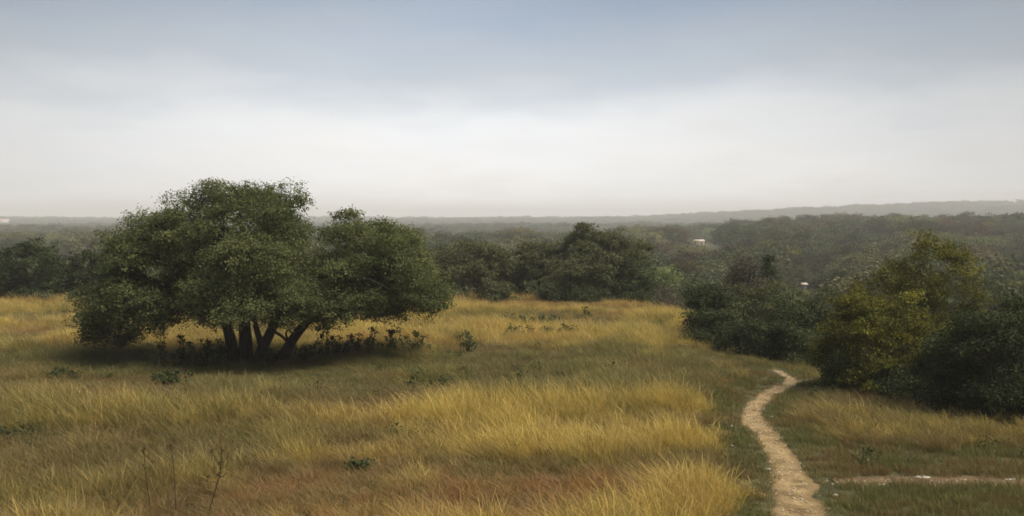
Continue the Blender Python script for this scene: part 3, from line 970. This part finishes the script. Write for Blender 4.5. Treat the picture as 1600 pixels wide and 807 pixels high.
def house(u, v, y, w, wall_h, roof_h, mat, label, name='farmhouse'):
    c = at_depth(u, v, y)
    g = float(height(np.array([c[0]]), np.array([y]))[0])
    z = max(g, c[2] - wall_h * 0.7)
    root = empty(name, (c[0], y, g), label, 'house', rz=0.12)
    d = w * 0.6
    top = z + wall_h - g
    vv, ff = box(-w / 2, w / 2, -d / 2, d / 2, -1.0, top)
    put('wall', mesh_np('house_wall', vv, ff, mat), root)
    e = 0.35
    a = np.array([(-w / 2 - e, -d / 2 - e, top - 0.05), (w / 2 + e, -d / 2 - e, top - 0.05), (w / 2 + e, 0, top + roof_h), (-w / 2 - e, 0, top + roof_h),
                  (w / 2 + e, d / 2 + e, top - 0.05), (-w / 2 - e, d / 2 + e, top - 0.05)])
    a = np.concatenate((a, a + (0, 0, 0.15)))
    ff = [(0, 3, 2, 1), (3, 5, 4, 2), (6, 7, 8, 9), (9, 8, 10, 11), (0, 1, 7, 6), (4, 5, 11, 10), (1, 2, 8, 7), (2, 4, 10, 8), (0, 6, 9, 3), (3, 9, 11, 5)]
    put('roof', mesh_np('house_roof', a, ff, M['roof']), root)
    for k in (-0.27, 0.27):
        vv, ff = box(k * w - 0.5, k * w + 0.5, -d / 2 - 0.04, -d / 2 + 0.05, top - 1.9, top - 0.7)
        put('window', mesh_np('house_window', vv, ff, M['dark_window']), root)
    BUILDINGS.append((u, v, y, w))


house(1090, 378, 560, 6.8, 1.0, 0.8, M['wall'], 'pale farmhouse among the woods far beyond the meadow')
house(1256, 447, 215, 0.9, 0.8, 0.3, M['white_wall'], 'tiny white hut among the valley trees', 'hut')
house(6, 347, 2300, 26, 7.0, 4.0, M['white_wall'], 'white house on the far horizon at the left picture edge')

# ------------------------------------------------------------------ woods of the valley
rg = np.random.default_rng(77)
VK = ['evergreen', 'olive', 'oak', 'rust', 'yellow']
VLAB = {'evergreen': 'dark round evergreen in the valley', 'olive': 'dull olive round tree in the valley', 'oak': 'mid green round oak in the valley',
        'rust': 'brownish autumn tree in the valley', 'yellow': 'yellowish tree in the valley'}
protos = []
for k, (mt, st) in enumerate((('evergreen', 'round'), ('evergreen', 'round'), ('evergreen', 'bush'), ('olive', 'round'), ('olive', 'round'), ('oak', 'round'), ('oak', 'bush'), ('rust', 'round'), ('yellow', 'round'))):
    w = rg.uniform(8.5, 11.5); h = rg.uniform(6.6, 8.4)
    tm, lm, cm = make_tree(rg, w, h, M[mt], st, leaf=0.33, nsub=56, clumps=14, leaves=9, spread=0.30, bare=0.1, rs=1.15)
    protos.append((mt, w, h, tm, cm))
PW = np.array([0.2, 0.17, 0.06, 0.16, 0.13, 0.11, 0.05, 0.09, 0.03])

cand = []
def lattice(r0, r1, sp, amax):
    n = int(2 * r1 * math.sin(amax) / sp) + 2
    xs = (np.arange(n) - n / 2) * sp
    ys = np.arange(r0 * math.cos(amax) * 0.9, r1, sp)
    X, Y = np.meshgrid(xs, ys)
    X = X.ravel() + rg.uniform(-0.45, 0.45, X.size) * sp
    Y = Y.ravel() + rg.uniform(-0.45, 0.45, Y.size) * sp
    r = np.hypot(X, Y); a = np.abs(np.arctan2(X, Y))
    k = (r >= r0) & (r < r1) & (a < amax)
    return X[k], Y[k]


XX, YY = lattice(30, 320, 9.6, 0.60)
d_out, _ = plateau_dist(XX, YY)
k = (d_out > 9) & (fbm(XX / 60, YY / 60, 9) > 0.30)
k &= ~(np.hypot(XX, YY) < 88)
XX, YY = XX[k], YY[k]
X2, Y2 = lattice(320, 800, 11.0, 0.58)
k = fbm(X2 / 90, Y2 / 90, 9) > 0.33
XX = np.concatenate((XX, X2[k])); YY = np.concatenate((YY, Y2[k]))
n = len(XX)
ZZ = height(XX, YY)
pi = rg.choice(len(protos), n, p=PW / PW.sum())
SC = rg.uniform(0.62, 1.38, n) * (0.85 + 0.4 * fbm(XX / 40, YY / 40, 14))
SC = SC * 1.12
W = np.array([p[1] for p in protos])[pi] * SC * 1.2; H = np.array([p[2] for p in protos])[pi] * SC
U, VT = project(XX, YY, ZZ + H)
_, VB = project(XX, YY, ZZ)
HW = 0.5 * W * F / YY


def clear_view(U, VT, HW, Y):
    keep = np.ones(len(U), bool)
    for bu, bv, by, bw in BUILDINGS:
        pw = bw * F / by / 2
        keep &= ~((Y < by + 6) & (np.abs(U - bu) < HW * 0.8 + pw) & (VT < bv - 1.0))
        keep &= ~(np.abs(Y - by) + np.abs((U - bu) / F * by) < bw * 1.2)
    return keep


lim = np.interp(U, [0, 640, 720, 860, 1030, 1060, 1300, 1600], [394, 394, 380, 376, 384, 372, 356, 350])
k = clear_view(U, VT, HW, YY) & ((VT > lim) | (YY > 260))
lim = np.interp(U, [0, 1000, 1030, 1300, 1340, 1600], [0, 0, 418, 425, 395, 385])
k &= (VT > lim) | (YY > 150)
XX, YY, ZZ, pi, SC, W, H, U, VT, HW = (a[k] for a in (XX, YY, ZZ, pi, SC, W, H, U, VT, HW))
# how much of each crown shows above what stands before it
prof = np.interp(np.arange(1600), [0, 165, 178, 240, 330, 460, 495, 560, 640, 665, 760, 800, 860, 940, 1010, 1032, 1036, 1074, 1080, 1140, 1190, 1300, 1390, 1410, 1520, 1600],
                 [390, 392, 380, 340, 282, 290, 340, 328, 355, 385, 372, 390, 352, 346, 370, 400, 480, 480, 445, 438, 432, 448, 455, 390, 392, 430]).astype(float)
order = np.argsort(YY)
vis = np.zeros(len(XX))
for i in order:
    a, b = int(max(0, U[i] - HW[i])), int(min(1600, U[i] + HW[i]))
    if b <= a:
        continue
    us = np.arange(a, b)
    dome = VT[i] + (1 - np.sqrt(np.clip(1 - ((us - U[i]) / HW[i]) ** 2, 0, 1))) * HW[i] * 0.7
    gain_px = np.maximum(prof[a:b] - dome, 0)
    vis[i] = gain_px.sum()
    prof[a:b] = np.minimum(prof[a:b], dome)
front = np.argsort(-vis)[:290]
front = front[vis[front] > 6]
rest = np.setdiff1d(np.arange(len(XX)), front)
for i in front:
    mt, w, h, tm, cm = protos[pi[i]]
    side = ''
    for lim, ph in ((120, 'above the dark trees at the left'), (640, 'behind the big oak'), (760, 'behind the rounded olive-green tree'), (850, 'behind the dip in the row'), (1030, 'behind the tall open-crowned tree'), (1075, 'above the leafless shrub'),
                    (1140, 'above the round juniper'), (1215, 'around the half bare tree'), (1290, 'above the trail end'), (1350, 'left above the yellow bush'), (1410, 'right above the yellow bush'),
                    (1470, 'left behind the tall yellow tree'), (1530, 'right behind the tall yellow tree'), (9999, 'along the right picture edge')):
        if U[i] < lim:
            side = ' ' + ph
            break
    rank = 'near ' if YY[i] < 130 else ('' if YY[i] < 230 else ('distant ' if YY[i] < 400 else 'remote '))
    o = empty('valley_tree', (XX[i], YY[i], ZZ[i]), (rank + ('big ' if SC[i] > 1.3 else ('small ' if SC[i] < 1.0 else '')) + VLAB[mt] + side), 'tree', 'trees of the valley woods', rg.uniform(0, 6.28), (float(SC[i]) * 1.2, float(SC[i]) * 1.2, float(SC[i])))
    put('trunk', tm, o)
    put('crown', cm, o).color = (rg.uniform(0.42, 1.55), rg.uniform(0.90, 1.05), 1, 1)

# the rest of the woods, as one mass
proto_col = bpy.data.collections.new('far_tree_shapes')
for k, mt in enumerate(('evergreen', 'olive', 'evergreen', 'oak', 'olive', 'rust', 'evergreen', 'oak', 'olive', 'evergreen')):
    tm, lm, cm = make_tree(rg, 10.5, 7.8, M[mt], 'round', leaf=0.8, nsub=34, clumps=9, leaves=5, spread=0.5, bare=0.08, rs=1.5)
    fc = bpy.data.objects.new('far_crown', cm)
    fc.color = (rg.uniform(0.5, 1.15), rg.uniform(0.95, 1.03), 1, 1)
    proto_col.objects.link(fc)


def instancer(name, pts, rot, scl, idx, col, label, tint=None, cat=None):
    me = bpy.data.meshes.new(name)
    me.vertices.add(len(pts))
    me.vertices.foreach_set('co', np.asarray(pts, np.float32).ravel())
    for an, typ, key, data in (('rot', 'FLOAT_VECTOR', 'vector', rot), ('scl', 'FLOAT_VECTOR', 'vector', scl), ('tint', 'FLOAT_COLOR', 'color', tint)):
        if data is not None:
            at = me.attributes.new(an, typ, 'POINT')
            at.data.foreach_set(key, np.asarray(data, np.float32).ravel())
    at = me.attributes.new('pick', 'INT', 'POINT')
    at.data.foreach_set('value', np.asarray(idx, np.int32))
    o = put(name, me, None, label, cat, None, 'stuff')
    ng = bpy.data.node_groups.new(name + '_scatter', 'GeometryNodeTree')
    ng.interface.new_socket('Geometry', in_out='INPUT', socket_type='NodeSocketGeometry')
    ng.interface.new_socket('Geometry', in_out='OUTPUT', socket_type='NodeSocketGeometry')
    gi = ng.nodes.new('NodeGroupInput'); go = ng.nodes.new('NodeGroupOutput')
    ci = ng.nodes.new('GeometryNodeCollectionInfo')
    ci.inputs['Collection'].default_value = col
    ci.inputs['Separate Children'].default_value = True
    ci.inputs['Reset Children'].default_value = True
    ip = ng.nodes.new('GeometryNodeInstanceOnPoints')
    ip.inputs['Pick Instance'].default_value = True

    def named(nm, typ):
        q = ng.nodes.new('GeometryNodeInputNamedAttribute')
        q.data_type = typ
        q.inputs['Name'].default_value = nm
        return q.outputs['Attribute']
    ng.links.new(gi.outputs[0], ip.inputs['Points'])
    ng.links.new(ci.outputs[0], ip.inputs['Instance'])
    ng.links.new(named('pick', 'INT'), ip.inputs['Instance Index'])
    e2r = ng.nodes.new('FunctionNodeEulerToRotation')
    ng.links.new(named('rot', 'FLOAT_VECTOR'), e2r.inputs[0])
    ng.links.new(e2r.outputs[0], ip.inputs['Rotation'])
    ng.links.new(named('scl', 'FLOAT_VECTOR'), ip.inputs['Scale'])
    ng.links.new(ip.outputs[0], go.inputs[0])
    md = o.modifiers.new('scatter', 'NODES')
    md.node_group = ng
    return o


fx, fy = [], []
for r0, r1, sp in ((800, 1500, 11.5), (1500, 2500, 16.0), (2500, 4300, 23.0)):
    a, b = lattice(r0, r1, sp, 0.56)
    k = fbm(a / 130, b / 130, 19) > 0.30
    fx.append(a[k]); fy.append(b[k])
fx = np.concatenate(fx); fy = np.concatenate(fy)
fz = height(fx, fy)
fs = (0.75 + 0.9 * rg.random(len(fx)) ** 2) * (0.8 + 0.5 * fbm(fx / 60, fy / 60, 3)) * np.clip(np.hypot(fx, fy) / 1300, 1.0, 2.2)
uu, vv = project(fx, fy, fz + 7 * fs)
k = clear_view(uu, vv, 4 * fs * F / fy, fy)
fx, fy, fz, fs = fx[k], fy[k], fz[k], fs[k]
px_ = np.concatenate((XX[rest], fx)); py_ = np.concatenate((YY[rest], fy)); pz_ = np.concatenate((ZZ[rest], fz)); ps_ = np.concatenate((SC[rest] * 0.92, fs))
n = len(px_)
instancer('woods', np.stack((px_, py_, pz_), -1), np.stack((np.zeros(n), np.zeros(n), rg.uniform(0, 6.28, n)), -1),
          np.stack((ps_, ps_, ps_ * np.where(np.hypot(px_, py_) > 1500, 0.75, 1)), -1), rg.integers(0, 10, n), proto_col, 'hazy wooded hills receding to the horizon', cat='woods')

# ------------------------------------------------------------------ grass
def grass_mat(name):
    m, t = new_mat(name)
    at = N(t, 'ShaderNodeAttribute', attribute_name='tint', attribute_type='INSTANCER')
    br = N(t, 'ShaderNodeAttribute', attribute_name='blade')
    rt = N(t, 'ShaderNodeAttribute', attribute_name='along')
    hs = N(t, 'ShaderNodeHueSaturation')
    L(t, at, 'Color', hs, 'Color')
    t.links.new(math_node(t, 'ADD', math_node(t, 'MULTIPLY', br.outputs['Fac'], 0.7), 0.62), hs.inputs['Value'])
    t.links.new(math_node(t, 'ADD', math_node(t, 'MULTIPLY', br.outputs['Fac'], -0.03), 0.512), hs.inputs['Hue'])
    pb = N(t, 'ShaderNodeBsdfPrincipled', i_Roughness=0.55)
    pb.inputs['Specular IOR Level'].default_value = 0.25
    L(t, hs, 0, pb, 'Base Color')
    tr = N(t, 'ShaderNodeBsdfTranslucent')
    L(t, hs, 0, tr, 0)
    mx = N(t, 'ShaderNodeMixShader', i_0=0.42)
    L(t, pb, 0, mx, 1); L(t, tr, 0, mx, 2)
    out = N(t, 'ShaderNodeOutputMaterial')
    L(t, mx, 0, out, 0)
    return m


M['grass'] = grass_mat('grass_blade')


def tuft(rg, blades, rad, h, width, lean, curl):
    """one tuft, blades leaning to -X as if in the wind"""
    a = rg.uniform(0, 6.28, blades); q = rad * np.sqrt(rg.random(blades))
    bx, by = np.cos(a) * q, np.sin(a) * q
    hh = h * rg.uniform(0.5, 1.1, blades)
    la = np.pi + rg.normal(0, 1.15, blades)
    ll = hh * np.abs(rg.normal(lean, lean * 0.5, blades))
    out = 0.25 * hh * (q / rad)
    dx = np.cos(la) * ll + np.cos(a) * out
    dy = np.sin(la) * ll + np.sin(a) * out
    fa = rg.uniform(0, np.pi, blades)
    wx, wy = np.cos(fa), np.sin(fa)
    stem = rg.random(blades) < 0.14               # flowering stems with a fuller head
    hh = np.where(stem, hh * 1.3, hh)
    rows = []
    ts = np.array((0, 0.35, 0.7, 1.0)); ws = np.array((0.8, 1.0, 0.7, 0.12))
    for t, wd in zip(ts, ws):
        cx = bx + dx * t ** curl; cyy = by + dy * t ** curl
        cz = hh * (t - 0.18 * t ** 3 * lean * 2) - 0.03
        wb = np.where(stem, (0.5, 0.45, 1.15, 0.4)[int(round(t * 3))], wd) * width / 2
        for s in (-1, 1):
            rows.append(np.stack((cx + s * wx * wb, cyy + s * wy * wb, cz), -1))
    v = np.stack(rows, 1).reshape(-1, 3)
    base = np.arange(blades)[:, None] * 8
    f = np.stack([base + np.array((0, 1, 3, 2)), base + np.array((2, 3, 5, 4)), base + np.array((4, 5, 7, 6))], 1).reshape(-1, 4)
    br = np.repeat(rg.random(blades), 8)
    al = np.tile(np.repeat(ts, 2), blades)
    return mesh_np('tuft', v, f, M['grass'], {'blade': ('POINT', 'FLOAT', br), 'along': ('POINT', 'FLOAT', al)})


rg = np.random.default_rng(101)
tall_col = bpy.data.collections.new('tall_tufts')
for k in range(10):
    tall_col.objects.link(bpy.data.objects.new('tuft', tuft(rg, 62, 0.21, 0.70, 0.0095, (0.28, 0.4, 0.55)[k % 3], 1.8)))
short_col = bpy.data.collections.new('short_tufts')
for k in range(6):
    short_col.objects.link(bpy.data.objects.new('tuft', tuft(rg, 60, 0.24, 0.16, 0.012, 0.5, 1.4)))

GOLD = np.array((0.60, 0.465, 0.12)); STRAW = np.array((0.64, 0.53, 0.23)); RUST = np.array((0.40, 0.21, 0.075))
OLIVE = np.array((0.205, 0.185, 0.06)); GREEN = np.array((0.125, 0.15, 0.045)); BROWN = np.array((0.20, 0.13, 0.055))


def scatter(y0, y1, per_m2, margin=3.0):
    w = y1 * 800 / F + margin
    n = int((y1 - y0) * 2 * w * per_m2)
    x = rg.uniform(-w, w, n); y = rg.uniform(y0, y1, n)
    k = np.abs(x) < y * 800 / F + margin
    return x[k], y[k]


parts = [scatter(9, 22, 20), scatter(22, 34, 20), scatter(34, 50, 13), scatter(50, 80, 8.5)]
tx = np.concatenate([p[0] for p in parts]); ty = np.concatenate([p[1] for p in parts])
do, di = plateau_dist(tx, ty)
k = do < 2.0
tx, ty, do, di = tx[k], ty[k], do[k], di[k]
rel, dist_t = line_rel(tx, ty, TRAIL)
rel2, dist_s = line_rel(tx, ty, SPUR)
tu, tv = project(tx, ty, np.zeros(len(tx)))
# soft zones of the meadow, in metres
n1 = fbm(tx / 5.0, ty / 3.2, 51); n2 = fbm(tx / 2.2, ty / 1.6, 52, 3); n3 = fbm(tx / 9, ty / 6, 53, 3)
right_of = tx > np.interp(ty, TRAIL[:, 1][::1] if TRAIL[0, 1] < TRAIL[-1, 1] else TRAIL[::-1, 1], TRAIL[:, 0] if TRAIL[0, 1] < TRAIL[-1, 1] else TRAIL[::-1, 0])
mown = 1 - sstep(1.0, 2.0, dist_t + 1.1 * (n2 - 0.5))                     # trampled strip along the trail
mown = np.maximum(mown, (right_of & (ty < 26.5)) * sstep(27.0, 25.6, ty + 2 * (n2 - 0.5)))
mown = np.maximum(mown, (1 - sstep(0.9, 1.6, rel2)))
shade = np.exp(-((tx - ox + 1.0) / 10.5) ** 4) * sstep(33.5, 36.5, ty + 2 * (n2 - .5)) * sstep(45, 42, ty)   # oak's shade put into the grass as darker green, with shorter growth
mid = sstep(31.5, 34.5, ty + 3 * (n1 - 0.5)) * sstep(47, 43, ty + 3 * (n2 - 0.5))      # greener band across the meadow
front = sstep(33, 30, ty + 3 * (n1 - 0.5))
back = sstep(43, 47, ty)
left = sstep(-4, -9, tx + 3 * (n3 - 0.5))
w_gold = 0.55 * front * (1 - 0.45 * left) + 0.62 * back + 0.12 + 0.75 * front * np.exp(-((ty - 26.8) / 3.2) ** 2) * (1 - 0.5 * left)
w_gold = w_gold * (0.35 + 1.3 * sstep(0.35, 0.62, n1)) + 0.5 * sstep(0.56, 0.68, n2)
w_straw = (0.25 * back + 0.16 * front) * (0.3 + 1.4 * sstep(0.4, 0.65, n2)) + 0.05
w_rust = 0.20 * sstep(0.50, 0.68, n3) + 0.7 * sstep(62, 68, ty) + 0.55 * sstep(25, 20.5, ty) * (0.3 + n3) + 0.04 + 0.35 * (right_of & (ty < 36)) * sstep(0.4, 0.6, n1)
w_olive = 0.34 + 0.7 * mid * (0.5 + n2) + 0.95 * left * front
w_green = 0.08 + 0.22 * mid + 0.35 * shade + 0.25 * sstep(0.60, 0.72, n2)
w_olive = w_olive + 0.55 * sstep(0.52, 0.64, fbm(tx / 3.7, ty / 2.0, 58, 3))
npat = fbm(tx / 2.6, ty / 1.7, 91, 3)
w_olive = w_olive + 0.9 * back * sstep(0.54, 0.62, npat)
w_rust = w_rust + 0.5 * (back + mid) * sstep(0.46, 0.38, npat)
w_gold = w_gold + 0.45 * mid * sstep(0.55, 0.66, fbm(tx / 1.9, ty / 1.1, 93, 3)) * (tx > -6)
w_brown = 0.22 + 0.35 * sstep(0.58, 0.40, n1) + 0.5 * left * front * (0.3 + 1.4 * n2) + 0.55 * (right_of & (ty < 36)) + 0.4 * sstep(0.52, 0.62, fbm(tx / 3.1, ty / 1.1, 57, 3))
Wt = np.stack((w_gold, w_straw, w_rust, w_olive, w_green, w_brown), -1)
rz = right_of & (ty < 40)
Wt[:, 0] *= np.where(rz, 0.45, 1)
Wt[:, 2] *= np.where(rz, 0.5, 1)
Wt[:, 3] += np.where(rz, 0.45, 0)
Wt[:, 4] += np.where(rz, 0.15, 0)
Wt *= 0.4 + 1.2 * rg.random(Wt.shape)
Wt = Wt ** 2.6
Wt /= Wt.sum(1, keepdims=True)
tint = Wt @ np.stack((GOLD, STRAW, RUST, OLIVE, GREEN, BROWN))
hgt = (0.55 + 0.85 * sstep(0.3, 0.7, n1)) * (1 - 0.42 * mid) * (1 - 0.30 * shade) * (1 - 0.25 * back) * (0.6 + 0.8 * n2) * rg.uniform(0.6, 1.3, len(tx))
hgt *= 1 - 0.5 * (right_of & (ty < 40))
tall = (rg.random(len(tx)) > mown) & (rel > 0.98 + 0.35 * n2) & (rel2 > 1.05)
hgt *= 0.30 + 0.70 * sstep(0.8, 2.6, dist_t)
hgt = np.minimum(hgt * (0.78 + 0.22 * sstep(20, 28, ty)), 1.25)


def add_grass(name, k, col, nproto, label, sxy, sz, tints):
    m = int(k.sum())
    z = height(tx[k], ty[k])
    rot = np.stack((rg.normal(0, 0.07, m), rg.normal(0, 0.07, m), rg.normal(0, 0.8, m)), -1)
    instancer(name, np.stack((tx[k], ty[k], z), -1), rot, np.stack((sxy, sxy, sz), -1), rg.integers(0, nproto, m), col, label,
              np.concatenate((tints, np.ones((m, 1))), 1), 'grass')


m = int(tall.sum())
add_grass('tall_grass', tall, tall_col, 10, 'tall golden and russet dry grass bending in the wind over the meadow', (0.75 + 0.5 * hgt[tall]), hgt[tall], tint[tall])

# low turf along the trail and under the tall grass
parts = [scatter(10, 24, 26), scatter(24, 34, 26), scatter(34, 50, 12)]
tx = np.concatenate([p[0] for p in parts]); ty = np.concatenate([p[1] for p in parts])
do, di = plateau_dist(tx, ty)
rel, dist_t = line_rel(tx, ty, TRAIL); rel2, dist_s = line_rel(tx, ty, SPUR)
n1 = fbm(tx / 1.6, ty / 1.2, 61, 3); n2 = fbm(tx / 0.7, ty / 0.6, 62, 3)
right_of = tx > np.interp(ty, TRAIL[:, 1] if TRAIL[0, 1] < TRAIL[-1, 1] else TRAIL[::-1, 1], TRAIL[:, 0] if TRAIL[0, 1] < TRAIL[-1, 1] else TRAIL[::-1, 0])
near = (dist_t < 3.2) | (right_of & (ty < 30)) | (ty > 34)
k = (do < 1.5) & near & (rel > 0.42 + 0.85 * n2) & ((rel2 > 0.15 + 1.2 * n2))
k &= n1 > 0.16
g = sstep(0.35, 0.65, n1)[:, None]
tn = (GREEN * 0.55 + OLIVE * 0.45) * g + (OLIVE * 0.6 + BROWN * 0.5) * (1 - g)
tn = tn * (1 - 0.5 * sstep(0.5, 0.7, n2)[:, None]) + BROWN * 0.5 * sstep(0.5, 0.7, n2)[:, None]
s = rg.uniform(0.5, 1.15, int(k.sum()))
add_grass('short_grass', k, short_col, 6, 'short green turf beside the trail and between the tufts', s * 0.9, s * (0.5 + 0.7 * np.minimum(rel[k] - 0.8, 1.5).clip(0)), tn[k])

# broad-leaved herbs growing through the grass
weed_col = bpy.data.collections.new('herb_shapes')
for kk in range(5):
    g0 = Geo()
    P_ = rg.normal(0, 1, (90, 3)) * (0.16, 0.16, 0.10) + (0, 0, 0.2)
    weed_col.objects.link(bpy.data.objects.new('herb', leaves_mesh('herb', P_, rg.normal(0, 0.6, P_.shape) + (0, 0, 0.5), 0.085, 0.5 + rg.normal(0, 0.2, len(P_)), M['sage'] if kk % 2 else M['weed'], rg, 0.6)))
hx, hy = scatter(18, 66, 0.8)
ho, _ = plateau_dist(hx, hy)
hr, _ = line_rel(hx, hy, TRAIL)
kk = (ho < 0.5) & (hr > 1.2) & (fbm(hx / 3, hy / 2.2, 71, 3) > 0.53) & (hy > 24)
hx, hy = hx[kk], hy[kk]
m = len(hx)
s = rg.uniform(0.35, 0.95, m)
instancer('undergrowth', np.stack((hx, hy, height(hx, hy)), -1), np.stack((np.zeros(m), np.zeros(m), rg.uniform(0, 6.28, m)), -1), np.stack((s, s, s * rg.uniform(0.7, 1.5, m)), -1), rg.integers(0, 5, m), weed_col, 'small green herbs growing through the meadow grass', cat='herbs')

# gravel on the trail
rg = np.random.default_rng(121)
peb = bpy.data.collections.new('pebble_shapes')
for kk in range(4):
    me = stone(rg, 0.03, 0.025, 0.016, 8, 5)
    me.materials.clear(); me.materials.append(M['pebble'])
    peb.objects.link(bpy.data.objects.new('pebble', me))
qi = rg.integers(0, len(TRAIL), 1500)
q = TRAIL[qi]
off = np.sign(rg.normal(size=len(qi))) * np.abs(rg.normal(0.75, 0.35, len(qi))) * q[:, 2]
ang = rg.uniform(0, 6.28, len(qi))
gx_ = q[:, 0] + np.cos(ang) * off; gy_ = q[:, 1] + np.sin(ang) * off + rg.uniform(-0.2, 0.2, len(qi))
qs = SPUR[rg.integers(0, len(SPUR), 700)]
gx_ = np.concatenate((gx_, qs[:, 0] + rg.normal(0, 0.3, 700))); gy_ = np.concatenate((gy_, qs[:, 1] + rg.normal(0, 0.25, 700)))
n = len(gx_)
gz_ = base_height(gx_, gy_) - 0.045
s = 0.25 + 1.1 * rg.random(n) ** 4
instancer('gravel', np.stack((gx_, gy_, gz_), -1), rg.uniform(-0.4, 6.0, (n, 3)) * (0.1, 0.1, 1), np.stack((s, s, s), -1), rg.integers(0, 4, n), peb, 'small loose stones strewn over the trail', cat='gravel')

# ------------------------------------------------------------------ haze
zmin = float(gz.min()) - 1.0
zmax = max(float(gz.max()) + 16.0, 30.0)
vv, ff = box(-5600, 5600, -500, 5600, zmin, zmax)
hm, t = new_mat('haze_air')
pv = N(t, 'ShaderNodeVolumePrincipled')
pv.inputs['Color'].default_value = (1.0, 0.985, 0.96, 1)
pv.inputs['Density'].default_value = 3.9e-4
pv.inputs['Anisotropy'].default_value = 0.0
out = N(t, 'ShaderNodeOutputMaterial')
L(t, pv, 0, out, 'Volume')
put('haze', mesh_np('haze', vv, ff, hm), None, 'pale haze lying over the whole landscape', None, None, 'stuff')
